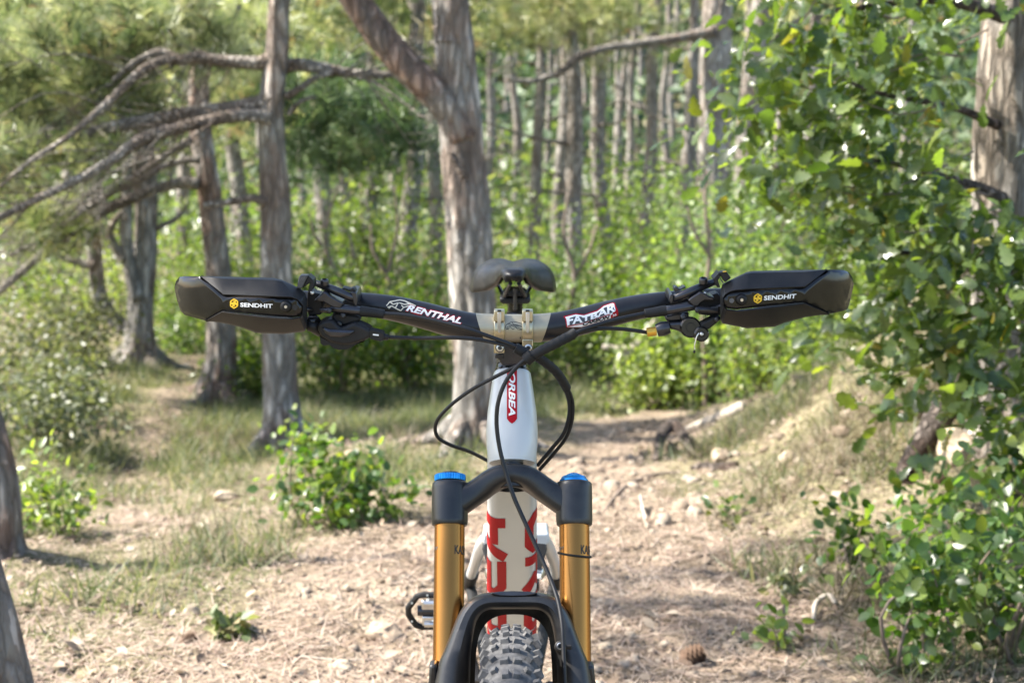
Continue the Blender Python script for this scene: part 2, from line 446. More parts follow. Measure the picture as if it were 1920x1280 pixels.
# ---------------------------------------------------------------- foliage builders (vectorised)
def basis(axis, normal):
    """rotation matrices (n,3,3): columns side, axis, normal"""
    axis = axis/(np.linalg.norm(axis, axis=1, keepdims=True)+1e-9)
    side = np.cross(axis, normal); side /= np.linalg.norm(side, axis=1, keepdims=True)+1e-9
    nn = np.cross(side, axis)
    return np.stack([side, axis, nn], axis=2)
def scatter_mesh(TV, TF, pos, R, scale):
    """copies of a triangulated template as one vertex/face array"""
    scale = np.asarray(scale, float)
    if scale.ndim == 1: scale = scale[:,None]
    n = len(pos); k = len(TV)
    T = TV[None,:,:]*scale[:,None,:] if scale.shape[1] == 3 else TV[None,:,:]*scale[:,:,None]
    V = np.einsum('nij,nkj->nki', R, T) + pos[:,None,:]
    F = TF[None] + (np.arange(n)*k)[:,None,None]
    return V.reshape(-1,3), F.reshape(-1,3)
def rvec(n, rng=RNG):
    v = rng.normal(size=(n,3)); return v/np.linalg.norm(v, axis=1, keepdims=True)
# leaf templates: length 1 along +y, folded on the midrib
def leaf_template(half, fold=.25, droop=.12):
    """half: list of (y, half width)"""
    ys = [0.0] + [h[0] for h in half] + [1.0]; ws = [0.0] + [h[1] for h in half] + [0.0]
    V = []; F = []
    for y, w_ in zip(ys, ws):
        z0 = -droop*y*y
        V += [(-w_, y, z0+w_*fold), (0, y, z0), (w_, y, z0+w_*fold)]
    for i in range(len(ys)-1):
        a, b = i*3, (i+1)*3
        for (p, q) in ((0,1),(1,2)):
            if ws[i] == 0: F.append((a+1, b+q, b+p))
            elif ws[i+1] == 0: F.append((a+p, a+q, b+1))
            else: F += [(a+p, a+q, b+q), (a+p, b+q, b+p)]
    V = np.array(V, float); F = np.array(F)
    used = np.unique(F); mp_ = np.full(len(V), -1); mp_[used] = np.arange(len(used))
    return V[used], mp_[F]
LEAF_S = leaf_template([(.3,.26),(.65,.24)])                     # small ovate
LEAF_R = leaf_template([(.18,.27),(.45,.36),(.78,.24)], fold=.2) # round
LEAF_O = leaf_template([(.12,.05),(.25,.17),(.33,.11),(.45,.25),(.54,.16),(.68,.30),(.78,.20),(.90,.20)], fold=.22, droop=.2)  # lobed oak
LEAF_D = (np.array([(0,0,0),(-.28,.45,.05),(0,1,-.08),(.28,.45,.05)], float), np.array([(0,2,1),(0,3,2)]))   # far leaf

def crown_shape(n_cl, centre, rad, rng, fill=.5, lump=.4, seed=0):
    """cluster centres spread through an uneven ellipsoid"""
    d = rvec(n_cl, rng)
    lumps = vnoise(d[:,0]*2.3+seed*7.1+5, d[:,1]*2.3+d[:,2]*1.7+9, seed+20)
    r = rng.random(n_cl)**fill*(1-lump+2*lump*lumps)
    return centre + d*np.asarray(rad)*r[:,None], d
def leaf_cloud(centres, dirs, per, spread, size, rng, up=.55, jitter=.35):
    n = len(centres)*per
    c = np.repeat(centres, per, axis=0); dd = np.repeat(dirs, per, axis=0)
    pos = c + rng.normal(size=(n,3))*spread
    axis = dd*.6 + rvec(n, rng)*.9 + np.array([0,0,-.15])
    nrm = rvec(n, rng)*.75 + np.array([0,0,up]) + np.array([-.25,-.1,.1])
    s = size*(1 + (rng.random(n)-.5)*2*jitter)
    return pos, basis(axis, nrm), s
def in_view(pos):
    v = pos - CAM
    f = v @ np.array([0,_cp,-_sp]); u = v[:,0]/f*FPX + 960; q = 640 - (v @ np.array([0,_sp,_cp]))/f*FPX
    return (f > .2) & (u > 0) & (u < 1920) & (q > 0) & (q < 1280), u, q, f

def stems(parent, base, tips, r0, mat, rng, name='stem'):
    parts = []
    for tp in tips:
        b = np.asarray(base) + np.array([rng.normal()*.03, rng.normal()*.03, -.05])
        m = b*.5 + np.asarray(tp)*.5 + rng.normal(size=3)*.06
        o = mk(name, *tube([b, m, tp], [r0, r0*.7, r0*.25], n=6, steps=6), mat, parent, smooth=True)
LEAFMESH = {}
def leaf_parts(parent, TV, TF, mat, pos, R, s, kmax=300, name='leaf'):
    """the leaves that show largest become objects of their own; returns the mask of the rest"""
    ok, u, q, f = in_view(pos)
    score = np.where(ok, s/f, 0)
    score *= RNG.random(len(s))*.25+.75
    pick = np.argsort(-score)[:kmax]; pick = pick[score[pick] > 0]
    key = (name, mat.name, len(TV), parent.name)
    me = mesh_from(name, TV, TF, mat)
    base = root_loc(parent)
    for i in pick:
        o = bpy.data.objects.new(name, me); COL.objects.link(o); o.parent = parent
        Mx = Matrix.Identity(4)
        for a in range(3):
            for b in range(3): Mx[a][b] = R[i][a][b]*s[i]
            Mx[a][3] = pos[i][a]-base[a]
        o.matrix_basis = Mx
    rest = np.ones(len(s), bool); rest[pick] = False
    return rest

def shrub(name, label, base, top, rx, ry, mat, size, n_cl, per, rng_seed, tpl=LEAF_S, group=None, low=.0, nparts=0, fill=.5, spread=.10, lump=.4, cat='shrub', nstems=6):
    """bush standing at base (x,y,z) whose crown reaches z=top"""
    rng = np.random.default_rng(rng_seed)
    root = tag(empty(name, base), label, cat, group)
    h = top-base[2]
    c = np.array([base[0], base[1], base[2]+low+(h-low)*.5]); rad = np.array([rx, ry, (h-low)*.55])
    cen, d = crown_shape(n_cl, c, rad, rng, fill, lump, rng_seed % 97)
    gzc = gz(cen[:,0], cen[:,1])
    keep = cen[:,2] > gzc+.02; cen = cen[keep]; d = d[keep]
    tips = cen[rng.choice(len(cen), min(nstems, len(cen)), replace=False)]
    stems(root, base, tips, min(.014, .0022+.011*h), M['twig'], rng)
    pos, R, s = leaf_cloud(cen, d, per, spread, size, rng)
    TV, TF = tpl
    if nparts:
        rest = leaf_parts(root, TV, TF, mat, pos, R, s, nparts)
        pos, R, s = pos[rest], R[rest], s[rest]
    o = mk('foliage', *scatter_mesh(TV, TF, pos, R, s), mat, root)
    tag(o, kind='stuff')
    return root

# pine needle sprays
def tuft_template(k, length, width, spread, rng):
    m = max(4, int(k*.5)); L = m*width
    V = [np.array([0, i*width, 0]) for i in range(m+1)]; F = []
    for i in range(k):
        a = rng.random()*2*pi; j = rng.integers(0, m)
        sp = spread*(.55+.6*rng.random())
        d = np.array([cos(a)*sin(sp), cos(sp), sin(a)*sin(sp)])
        V.append(V[j] + d*length*(.7+.45*rng.random())); F.append((j, j+1, len(V)-1))
    return np.array(V), np.array(F)
_tuftrng = np.random.default_rng(3)
TUFT = tuft_template(26, .12, .0065, 1.0, _tuftrng)
TUFT_FAR = tuft_template(12, .17, .016, 1.0, _tuftrng)
def spray_cloud(centres, per, rad, rng, tpl, drift=(0,0,0)):
    n = len(centres)*per
    c = np.repeat(centres, per, axis=0)
    off = rvec(n, rng)*(rng.random((n,1))**.5)*np.asarray(rad)
    pos = c + off
    axis = off/np.asarray(rad)*.8 + rvec(n, rng)*.5 + np.array([0,0,.45]) + np.asarray(drift)
    return scatter_mesh(tpl[0], tpl[1], pos, basis(axis, rvec(n, rng)), .75+.5*rng.random(n))

# ---------------------------------------------------------------- tree trunks and limbs
def bark_tube(P, R, n, steps, flare=0., ridges=9, amp=.055, seed=0, lobes=0.):
    rs = np.random.default_rng(seed); ph = rs.random(6)*6.28
    z0 = P[0][2]
    def rf(t, a, p):
        h = p[2]-z0
        ca, sa = np.cos(a), np.sin(a)
        r = 1 + amp*.7*np.sin(ridges*a+ph[0]+1.3*np.sin(h*5+ph[1]))
        r = r + amp*1.6*(vnoise(ca*2.6+seed*3.1, sa*2.6+h*4.5, seed)-.5) + amp*1.7*(vnoise(ca*6+h*2.0+seed, sa*6+h*13, seed+1)-.5)
        r = r + .05*np.sin(2*a+ph[3]+h*2.1) + .04*np.sin(3*a+ph[4]+h*3.7)
        if flare:
            r = r*(1 + flare*np.exp(-max(h,0)/.10)*(1+lobes*np.sin(4*a+ph[5])) + .35*flare*np.exp(-max(h,0)/.35))
        return r
    return tube(P, R, n=n, steps=steps, rfun=rf)
def limb(parent, pts, Y, mat, seed, name='branch', n=10):
    """pts: (px, py, width px [, dy])"""
    P = []; R = []
    for p in pts:
        y = Y + (p[3] if len(p) > 3 else 0)
        P.append(pix(p[0], p[1], y)); R.append(p[2]*.5*(1.22 if name == 'branch' else 1)*mpp(y, p[1]))
    return mk(name, *bark_tube(P, R, n, max(8, len(P)*6), amp=.04, seed=seed, ridges=4), mat, parent, smooth=True)
def trunk_from(name, label, pts, bark, seed, group=None, up=(0,0,1), height=7., flare=.45, nroots=5, cat='pine tree', n=40, Yoff=0):
    """pts: bottom to top (px, py, width px); the first sits on the ground"""
    b = ground_hit(pts[0][0], pts[0][1]); Y = b.y + Yoff
    root = tag(empty(name, (b.x, Y, float(gz(b.x, Y)))), label, cat, group)
    P = [Vector((b.x, Y, b.z-.12))]; R = [pts[0][2]*.5*mpp(Y, pts[0][1])]
    for (x, y_, w_) in pts:
        P.append(pix(x, y_, Y)); R.append(w_*.5*mpp(Y, y_))
    top = P[-1]; r = R[-1]
    if height > 0:
        dr = (P[-1]-P[-2]).normalized()
        k = 4
        for i in range(1, k+1):
            f = i/k
            dr2 = (dr*(1-f*.6) + Vector(up)*f*.6).normalized()
            P.append(P[-1] + dr2*height/k); R.append(r*(1-.75*f))
    L = sum((P[i+1]-P[i]).length for i in range(len(P)-1))
    mk('trunk', *bark_tube(P, R, n, int(max(40, L*24)), flare=flare, seed=seed, lobes=.5), bark, root, smooth=True)
    rs = np.random.default_rng(seed+900); rb = pts[0][2]*.5*mpp(Y, pts[0][1])
    for k in range(nroots):
        an = k*1.257+rs.random()*.7; l = rb*(1.5+1.3*rs.random()); p0 = np.array([b.x, Y, 0]); dv = np.array([cos(an), sin(an), 0])
        q = [p0+dv*rb*.5, p0+dv*(rb+l*.3), p0+dv*(rb+l*.7)+np.array([-sin(an),cos(an),0])*l*.2*(rs.random()-.5), p0+dv*(rb+l)]
        zz = [float(gz(v[0], v[1])) for v in q]
        for v, z_, o_ in zip(q, zz, (rb*1.1, rb*.12, -.005, -.03)): v[2] = z_+o_
        mk('root', *bark_tube(q, [rb*.42, rb*.34, rb*.22, rb*.1], 10, 12, seed=seed+k, amp=.05, ridges=3), bark, root, smooth=True)
    return root, Y, P
def twigs(parent, path, Y, n, seed, lmin=.25, lmax=.8, dirx=-1., name='twigs'):
    """bare side twigs along a limb given in pixels, drooping outwards and forking"""
    rs = np.random.default_rng(seed); parts = []
    P = [np.array(pix(p[0], p[1], Y+(p[2] if len(p) > 2 else 0))) for p in path]
    for i in range(n):
        g = rs.random()*(len(P)-1); k = int(g); p = P[k]+(P[k+1]-P[k])*(g-k)
        l = lmin+(lmax-lmin)*rs.random()
        d = np.array([dirx*(.5+.6*rs.random()), rs.normal()*.5, rs.normal()*.45-.25]); d /= np.linalg.norm(d)
        m = p+d*l*.5+rs.normal(size=3)*l*.07; e = p+d*l+np.array([0,0,-.12*l])+rs.normal(size=3)*l*.08
        r = .003+.006*l*rs.random()
        parts.append(tube([p, m, e], [r, r*.75, r*.3], n=5, steps=7))
        for q in range(2):
            f = .35+.5*rs.random(); c = p+(e-p)*f; d2 = d+rs.normal(size=3)*.6; d2 /= np.linalg.norm(d2); l2 = l*(.25+.35*rs.random())
            parts.append(tube([c, c+d2*l2*.5+rs.normal(size=3)*l2*.06, c+d2*l2], [r*.6, r*.5, r*.2], n=4, steps=4))
    return tag(mk(name, *join(parts), M['bark_limb'], parent, smooth=True), kind='stuff')
def crown(parent, centres, per, rad, seed, mat='needle', tpl=TUFT, name='crown', drift=(0,0,0)):
    rng = np.random.default_rng(seed)
    o = mk(name, *spray_cloud(np.asarray(centres, float), per, rad, rng, tpl, drift), M[mat], parent)
    tag(o, kind='stuff'); return o
def blob(px, py, Y, rx, ry, rz, n, seed):
    """spray centres in an ellipsoid around the point seen at (px, py)"""
    rng = np.random.default_rng(seed)
    c = np.array(pix(px, py, Y))
    return c + rvec(n, rng)*(rng.random((n,1))**.4)*np.array([rx, ry, rz])
def top_blob(P, r, dz, n, seed, squash=.7):
    rng = np.random.default_rng(seed)
    c = np.array(P); return c + rvec(n, rng)*(rng.random((n,1))**.4)*np.array([r, r, r*squash]) + np.array([0,0,dz])

# 1 left pine with the long level limbs
t1, Y1, P1 = trunk_from('pine_tree', 'pine with a slim straight trunk and long level bare limbs over the grassy slope',
    [(533,836,78),(528,760,62),(522,640,57),(518,520,55),(517,400,56),(510,260,50),(510,190,46),(519,100,44),(523,0,42)], M['bark_grey'], 1, height=6.5)
limb(t1, [(512,112,30),(480,118,22),(420,114,20),(365,108,20),(335,112,18),(300,98,14),(250,120,11),(200,165,9)], Y1, M['bark_limb'], 2)
limb(t1, [(330,108,16),(270,130,14,-.1),(200,195,12,-.2),(130,255,9,-.3),(60,300,7,-.4),(0,350,5,-.5)], Y1, M['bark_limb'], 3)
limb(t1, [(512,185,38),(485,196,30),(430,206,28),(370,212,27),(300,224,25),(225,236,22),(160,252,17),(105,275,12),(60,300,9)], Y1, M['bark_limb'], 4)
limb(t1, [(505,222,24,-.05),(460,216,22,-.1),(400,225,21,-.15),(330,242,21,-.2),(265,262,20,-.25),(215,298,18,-.3),(150,335,16,-.35),(80,368,14,-.4),(0,408,12,-.5),(-70,440,9,-.6)], Y1, M['bark_limb'], 5)
limb(t1, [(528,128,26),(560,122,22),(610,130,20),(660,138,16),(740,140,12),(800,128,9)], Y1+.05, M['bark_limb'], 6)
limb(t1, [(535,182,14),(560,168,12),(592,146,10),(625,138,8)], Y1, M['bark_limb'], 7)
limb(t1, [(500,380,16),(475,372,13),(440,377,12),(382,386,10)], Y1-.05, M['bark_limb'], 8)
limb(t1, [(540,215,8),(565,190,7),(600,180,5),(615,168,4)], Y1, M['bark_limb'], 9)
twigs(t1, [(480,118),(330,108),(200,165),(60,300)], Y1, 22, 1)
twigs(t1, [(460,216),(330,242),(215,298),(0,408)], Y1-.2, 30, 2)
twigs(t1, [(430,206),(225,236),(60,300)], Y1, 20, 3)
twigs(t1, [(560,122),(660,138),(800,128)], Y1, 14, 4, dirx=.8)
# needle masses on the limbs, hanging over the slope
cc = [blob(60,150,Y1+.3,.55,.6,.30,26,1), blob(180,130,Y1+.5,.5,.6,.22,20,2), blob(40,300,Y1,.4,.5,.25,18,3), blob(300,60,Y1+.6,.6,.6,.18,18,4),
      blob(400,40,Y1+.4,.5,.5,.16,12,5), blob(120,60,Y1+.2,.5,.5,.2,14,6), blob(230,180,Y1+.5,.3,.4,.12,10,7)]
crown(t1, np.concatenate(cc)[::2], 22, (.15,.15,.09), 21)
crown(t1, np.concatenate([top_blob(P1[-1], 1.5, -.2, 20, 8), top_blob(P1[-3], 1.3, .6, 6, 9, .5)]), 10, (.3,.3,.2), 22, tpl=TUFT_FAR)

# 2 second pine, reddish
t2, Y2, P2 = trunk_from('pine_tree', 'reddish pine trunk beside the side path, just behind the slim straight pine',
    [(410,748,74),(414,690,56),(416,640,50),(408,500,46),(397,400,44),(385,300,42),(374,220,42),(372,100,38),(372,0,34)], M['bark_red'], 11, height=5.5)
limb(t2, [(372,345,22),(345,342,20),(300,352,18),(250,372,17),(190,398,16),(130,440,15),(60,492,13),(0,545,11),(-60,590,8)], Y2-.1, M['bark_limb'], 12)
limb(t2, [(375,300,14),(350,300,12),(300,315,11),(250,345,10),(180,372,9),(120,388,8),(60,420,6)], Y2-.2, M['bark_limb'], 13)
limb(t2, [(360,262,12),(320,285,11),(270,320,10),(210,360,10),(150,400,8),(90,440,6),(20,480,5)], Y2-.3, M['bark_limb'], 14)
limb(t2, [(372,120,16),(400,90,12),(430,50,10),(450,10,8)], Y2, M['bark_limb'], 15)
twigs(t2, [(345,342),(190,398),(0,545)], Y2-.1, 28, 5)
twigs(t2, [(350,300),(180,372),(60,420)], Y2-.2, 20, 6)
twigs(t2, [(360,262),(210,360),(20,480)], Y2-.3, 24, 7)
crown(t2, np.concatenate([blob(60,230,Y2,.6,.5,.35,20,11), blob(250,130,Y2+.5,.6,.5,.3,18,12), blob(40,430,Y2-.3,.4,.4,.2,10,13), blob(430,130,Y2+.5,.35,.4,.3,12,14)])[::2], 22, (.17,.17,.10), 23)
crown(t2, top_blob(P2[-1], 1.7, -.1, 18, 15), 10, (.3,.3,.2), 24, tpl=TUFT_FAR)

# 3 pines farther down the slope on the left: one straight, one with a bent second stem
t3, Y3, P3 = trunk_from('pine_tree', 'grey pine among the bushes with a crooked second stem curving out low down',
    [(262,692,72),(262,650,60),(262,600,52),(272,500,46),(274,400,42),(270,300,40),(265,200,38),(262,80,34),(262,0,30)], M['bark_grey'], 31, height=5)
limb(t3, [(258,640,34),(235,618,30),(205,590,28),(185,550,28),(178,480,27),(172,420,26),(165,370,24),(155,300,22),(150,200,20),(148,60,18)], Y3+.05, M['bark_grey'], 32, name='stem')
limb(t3, [(258,560,30),(246,520,26),(240,480,24),(236,440,24),(238,380,22),(240,300,20),(238,180,18),(235,40,15)], Y3-.1, M['bark_grey'], 33, name='stem')
limb(t3, [(234,486,18),(218,466,14),(206,440,12),(214,415,10),(228,398,9)], Y3-.12, M['bark_limb'], 34)
limb(t3, [(176,500,16),(150,492,13),(120,484,10),(95,470,8)], Y3, M['bark_limb'], 35)
limb(t3, [(275,440,10),(300,425,9),(325,413,8),(345,398,6)], Y3, M['bark_limb'], 36)
crown(t3, np.concatenate([blob(150,240,Y3,.9,.6,.5,26,31), blob(300,200,Y3+.6,.6,.6,.4,14,32), blob(20,180,Y3+.5,.9,.7,.7,22,33), blob(90,430,Y3-.6,.35,.3,.25,9,34)])[::2], 20, (.19,.19,.11), 35)
crown(t3, top_blob(P3[-1], 1.8, -.1, 18, 36), 10, (.32,.32,.2), 37, tpl=TUFT_FAR)

# 4 central forked pine
t4, Y4, P4 = trunk_from('pine_tree', 'stout forked pine standing behind the handlebar beside the trail',
    [(890,836,98),(893,770,80),(896,700,78),(893,620,78),(884,500,80),(876,400,80),(866,300,76),(862,230,74),(860,160,68),(852,80,70),(845,0,68)], M['bark_grey'], 41, height=6.5)
limb(t4, [(868,262,66),(842,205,66),(800,160,66),(760,122,64),(718,72,62),(685,28,60),(650,-25,58),(590,-120,52),(520,-250,44),(460,-380,34)], Y4-.02, M['bark_red'], 42, n=22, name='limb')
limb(t4, [(872,330,14),(850,300,10),(845,286,8)], Y4-.08, M['bark_limb'], 43)
crown(t4, np.concatenate([blob(690,240,Y4+1.2,.40,.4,.20,16,41), blob(640,190,Y4+1.6,.35,.4,.25,12,43), blob(800,300,Y4+1.6,.3,.3,.2,8,44), blob(600,290,Y4+1.4,.4,.4,.15,9,45)])[::3], 18, (.18,.18,.11), 44, mat='needle_dark')
crown(t4, np.concatenate([top_blob(P4[-1], 1.6, -.2, 24, 46), blob(480,-330,Y4,1.1,1.0,.6,12,48)]), 10, (.3,.3,.2), 45, tpl=TUFT_FAR)

# 5 two pale pines on the right, behind the bushes
t5, Y5, P5 = trunk_from('pine_tree', 'pale pine trunk rising from the bright bushes, with a long crooked bare branch',
    [(1335,600,70),(1334,470,64),(1336,320,60),(1340,240,59),(1341,150,57),(1344,60,55),(1347,0,53)], M['bark_far'], 51, height=8)
limb(t5, [(1338,60,20),(1312,64,17),(1270,72,15),(1215,80,14),(1170,86,13),(1130,92,12),(1085,108,13),(1050,135,11),(1000,152,9),(950,150,7)], Y5-.1, M['bark_limb'], 52)
crown(t5, np.concatenate([top_blob(P5[-1], 2.2, -.4, 30, 51)]), 10, (.4,.4,.26), 53, tpl=TUFT_FAR)
crown(t5, np.concatenate([blob(1040,60,Y5+1.0,.9,.7,.30,30,53), blob(1150,30,Y5+.6,.7,.6,.25,18,54), blob(960,90,Y5+1.4,.5,.5,.25,12,55)])[::2], 18, (.24,.24,.14), 54)
t6, Y6, P6 = trunk_from('pine_tree', 'slender pale pine leaning behind the oak foliage',
    [(1402,520,50),(1404,400,48),(1410,220,45),(1418,120,43),(1427,40,42),(1432,0,41)], M['bark_far'], 61, height=8, Yoff=.6)
limb(t6, [(1428,88,14),(1452,68,12),(1480,52,11),(1510,28,9),(1540,-10,7)], Y6, M['bark_limb'], 62)
crown(t6, np.concatenate([top_blob(P6[-1], 2.2, -.8, 36, 61), blob(1500,20,Y6+1.2,.9,.8,.4,14,62)]), 10, (.4,.4,.26), 63, tpl=TUFT_FAR)

# 6 trunks at the left edge of the frame, close by; their unseen crown is set to shade the bike
t7, Y7, P7 = trunk_from('pine_tree', 'reddish pine trunk cut off by the frame edge behind the yellow-green sprigs',
    [(-6,1040,92),(-2,990,72),(-2,940,70),(-8,880,66),(-24,800,60),(-48,720,56),(-80,620,52),(-130,480,48)], M['bark_red'], 71, nroots=0, height=4.2, up=(-.35,0,1))
t8, Y8, P8 = trunk_from('pine_tree', 'grey leaning pine trunk in the lower corner nearest to the bike',
    [(10,1350,110),(0,1250,92),(-16,1160,84),(-42,1060,78),(-90,900,70),(-160,720,62),(-240,520,54)], M['bark_grey'], 81, nroots=0, height=4.0, up=(-.3,0,1))
# boughs added to these two above the frame, placed to shade bike and trail
def bough(parent, p0, p1, n, r, seed):
    p0, p1 = np.array(p0, float), np.array(p1, float); m = (p0+p1)/2 + np.array([0,0,.15])
    mk('branch', *bark_tube([p0, m, p1], [.035,.028,.012], 10, 16, seed=seed, amp=.04, ridges=4), M['bark_limb'], parent, smooth=True)
    rs = np.random.default_rng(seed); t = rs.random(n)[:,None]
    return p0*(1-t)**2 + 2*m*t*(1-t) + p1*t*t + rvec(n, rs)*rs.random((n,1))**.4*np.array([r,r,r*.6])
c8 = [bough(t8, P8[-2], (-3.1,.35,4.1), 22, .75, 801), bough(t8, P8[-1], (-2.5,.9,4.6), 20, .8, 802), bough(t8, P8[-2], (-2.6,.0,3.7), 14, .6, 803)]
crown(t8, np.concatenate(c8), 15, (.24,.24,.16), 83, tpl=TUFT_FAR)
c7 = [bough(t7, P7[-2], (-3.6,2.4,4.2), 20, .8, 701), bough(t7, P7[-1], (-2.6,3.6,4.8), 15, .8, 702)]
crown(t7, np.concatenate(c7), 11, (.26,.26,.18), 73, tpl=TUFT_FAR)

# 7 the oak on the right: stout trunk, dark limbs, lobed leaves
t9, Y9, P9 = trunk_from('oak_tree', 'stout rough grey oak trunk at the frame edge behind its own lobed leaves',
    [(1905,800,160),(1895,720,140),(1890,600,132),(1888,450,126),(1886,330,122),(1890,200,120),(1896,90,118),(1900,0,114)], M['bark_oak'], 91, height=3.5, cat='oak tree', n=40, nroots=0)
oakl = [[(1880,372,26),(1830,350,22,-.1),(1760,330,16,-.25),(1690,310,12,-.4),(1620,300,9,-.5),(1560,285,6,-.55)],
        [(1870,235,20),(1800,205,15,-.15),(1730,190,12,-.3),(1650,175,9,-.45),(1580,150,6,-.5)],
        [(1880,30,30),(1820,10,24,-.1),(1740,0,18,-.3),(1650,10,13,-.45),(1570,20,9,-.6)],
        [(1872,520,22),(1810,500,16,-.2),(1740,480,11,-.4),(1670,470,7,-.5)],
        [(1880,600,24),(1820,620,17,-.3),(1770,640,12,-.5),(1700,650,7,-.6)]]
for i, l in enumerate(oakl): limb(t9, l, Y9-.1, M['bark_dark'], 92+i, name='limb')
rng = np.random.default_rng(900)
ocl = []
def oc(px, py, dy, rx, ry, rz, n):
    ocl.append(np.array(pix(px, py, Y9+dy)) + rvec(n, rng)*(rng.random((n,1))**.4)*np.array([rx, ry, rz]))
for a in [(1560,130,-.45,.30,.35,.20,30),(1680,110,-.5,.30,.3,.24,30),(1755,130,-.3,.18,.3,.24,20),(1490,220,-.5,.20,.3,.20,24),(1600,250,-.6,.30,.3,.22,34),
          (1720,260,-.5,.28,.3,.22,30),(1450,170,-.4,.12,.2,.10,7),(1620,380,-.6,.26,.3,.2,26),(1745,400,-.5,.26,.3,.2,20),(1800,470,-.7,.16,.25,.22,16),
          (1700,520,-.7,.30,.3,.2,24),(1835,560,-.55,.24,.25,.26,14),(1740,640,-.8,.26,.25,.2,18),(1850,660,-.8,.22,.2,.2,10),(1690,20,-.6,.4,.3,.10,24),(1820,20,-.6,.3,.25,.16,26),
          (1560,15,-.6,.12,.2,.06,6),(1900,80,-.7,.14,.15,.08,8),(1905,470,-.75,.14,.15,.10,9),(1640,600,-.5,.2,.25,.16,14),(1880,470,-.8,.14,.15,.12,12),(1885,560,-.85,.14,.15,.14,14),(1890,640,-.9,.14,.15,.14,14),(1860,715,-.9,.16,.15,.10,12),(1780,720,-.85,.16,.15,.08,8),(1500,300,-.4,.14,.2,.10,9)]: oc(*a)
ocl = np.concatenate(ocl)
_ok, _u, _q, _f = in_view(ocl)
ocl = ocl[~((_u > 1752) & (_q > 40) & (_q < 395))]
ocl = ocl[rng.random(len(ocl)) < .86]
odir = rvec(len(ocl), rng)*np.array([1,1,.5]) + np.array([-.5,-.3,-.2])
pos, R, s = leaf_cloud(ocl, odir, 8, .11, .060, rng, up=.75, jitter=.5)
_ok, _u, _q, _f = in_view(pos)
_k = ~((_u > 1812) & (_q > 55) & (_q < 372)) | (rng.random(len(pos)) < .10)
pos, R, s = pos[_k], R[_k], s[_k]      # the trunk stands clear of its leaves at this height
rest = leaf_parts(t9, *LEAF_O, M['oak'], pos, R, s, 300)
tag(mk('foliage', *scatter_mesh(*LEAF_O, pos[rest], R[rest], s[rest]), M['oak'], t9), kind='stuff')
tp = ocl[rng.choice(len(ocl), 60, replace=False)]
tw = []
for q in tp:
    a = q + rng.normal(size=3)*.03; b = q + np.array([.22,.12,.02]) + rng.normal(size=3)*.06
    tw.append(tube([a, (a+b)/2+rng.normal(size=3)*.02, b], [.0018,.0028,.004], n=5, steps=4))
tag(mk('twigs', *join(tw), M['twig'], t9), kind='stuff')
# upper crown of the oak, above the frame
oc2 = top_blob(P9[-1]+Vector((.8,.4,0)), 1.5, .6, 90, 95); d2 = rvec(len(oc2), rng)
pos, R, s = leaf_cloud(oc2, d2, 16, .15, .11, rng)
tag(mk('crown', *scatter_mesh(*LEAF_D, pos, R, s), M['oak'], t9), kind='stuff')

# 8 far pines: prototypes, then copies
def far_pine(seed, h, r, lean, label):
    rng = np.random.default_rng(seed)
    root = tag(empty('pine_tree', (0,0,0)), label, 'pine tree', 'far pines beyond the bushes')
    P = [np.array([0,0,-.4])]; 
    for i in range(1, 7):
        f = i/6; P.append(np.array([lean*f*h*.5 + rng.normal()*.05, rng.normal()*.05, f*h]))
    R_ = [r*(1.15-.75*i/6) for i in range(7)]
    mk('trunk', *bark_tube(P, R_, 12, 40, seed=seed, amp=.05, ridges=5), M['bark_far'], root, smooth=True)
    for k in range(3):
        z = h*(.22+.16*k+rng.random()*.06); a = rng.random()*6.28; l = .7+rng.random()*.9
        i = np.array([lean*z*.5, 0, z]); e = i + np.array([cos(a)*l, sin(a)*l, .12+rng.random()*.3])
        mk('branch', *tube([i, (i+e)/2+np.array([0,0,-.06]), e], [r*.28, r*.2, r*.08], n=6, steps=5), M['bark_limb'], root, smooth=True)
    c = np.array([lean*h*.5, 0, h*.82]) + rvec(22, rng)*(rng.random((22,1))**.4)*np.array([1.5,1.5,h*.2])
    crown(root, c, 10, (.42,.42,.26), seed+5, tpl=TUFT_FAR)
    return root
protos = [far_pine(101, 9.0, .15, .02, ''), far_pine(102, 10.0, .13, -.03, ''), far_pine(103, 8.5, .11, .05, '')]
def copy_thing(root, loc, rz, sc, label, group):
    r = root.copy(); COL.objects.link(r); r.location = loc; r.rotation_euler = (random.gauss(0,.03),random.gauss(0,.03),rz); r.scale = (sc,sc,sc)
    r['label'] = label; r['group'] = group
    for ch in root.children:
        c = ch.copy(); COL.objects.link(c); c.parent = r
    return r
FP = [(765,26,13.5),(812,19,17),(905,17,20),(922,15,26),(975,15,24),(991,23,17),(1052,22,19),(1078,33,15),(1120,16,26),(1135,26,17),(1152,18,24),(1186,17,23),(1216,22,19),(1243,15,27),(1275,24,16),(1292,18,22),
      (1160,12,31),(1020,11,30),(948,11,34),(1255,12,30),(1372,20,20),(745,12,25),(690,18,17),(640,16,19),(602,18,16),(450,20,14),(430,14,22),(345,16,19),(330,12,27),(212,20,16),(120,18,19),(40,20,17),(560,13,26),(1200,10,36),(1305,11,33),
      (1060,10,36),(875,13,26),(1100,11,32),(1440,18,23),(1520,20,19),(1610,17,22),(1700,16,25),(1480,12,30),(1580,12,32),(930,9,40),(965,10,42),(1005,9,40),(1035,10,44),(1085,9,42),(1112,9,45),(1143,9,41),(1172,9,44),(1206,9,46),(1230,9,43),(1262,9,45),(1286,10,38),(1318,10,40),(720,10,36),(670,10,34),(620,10,36),(780,10,33),(500,14,24),(390,12,28),(260,12,26)]
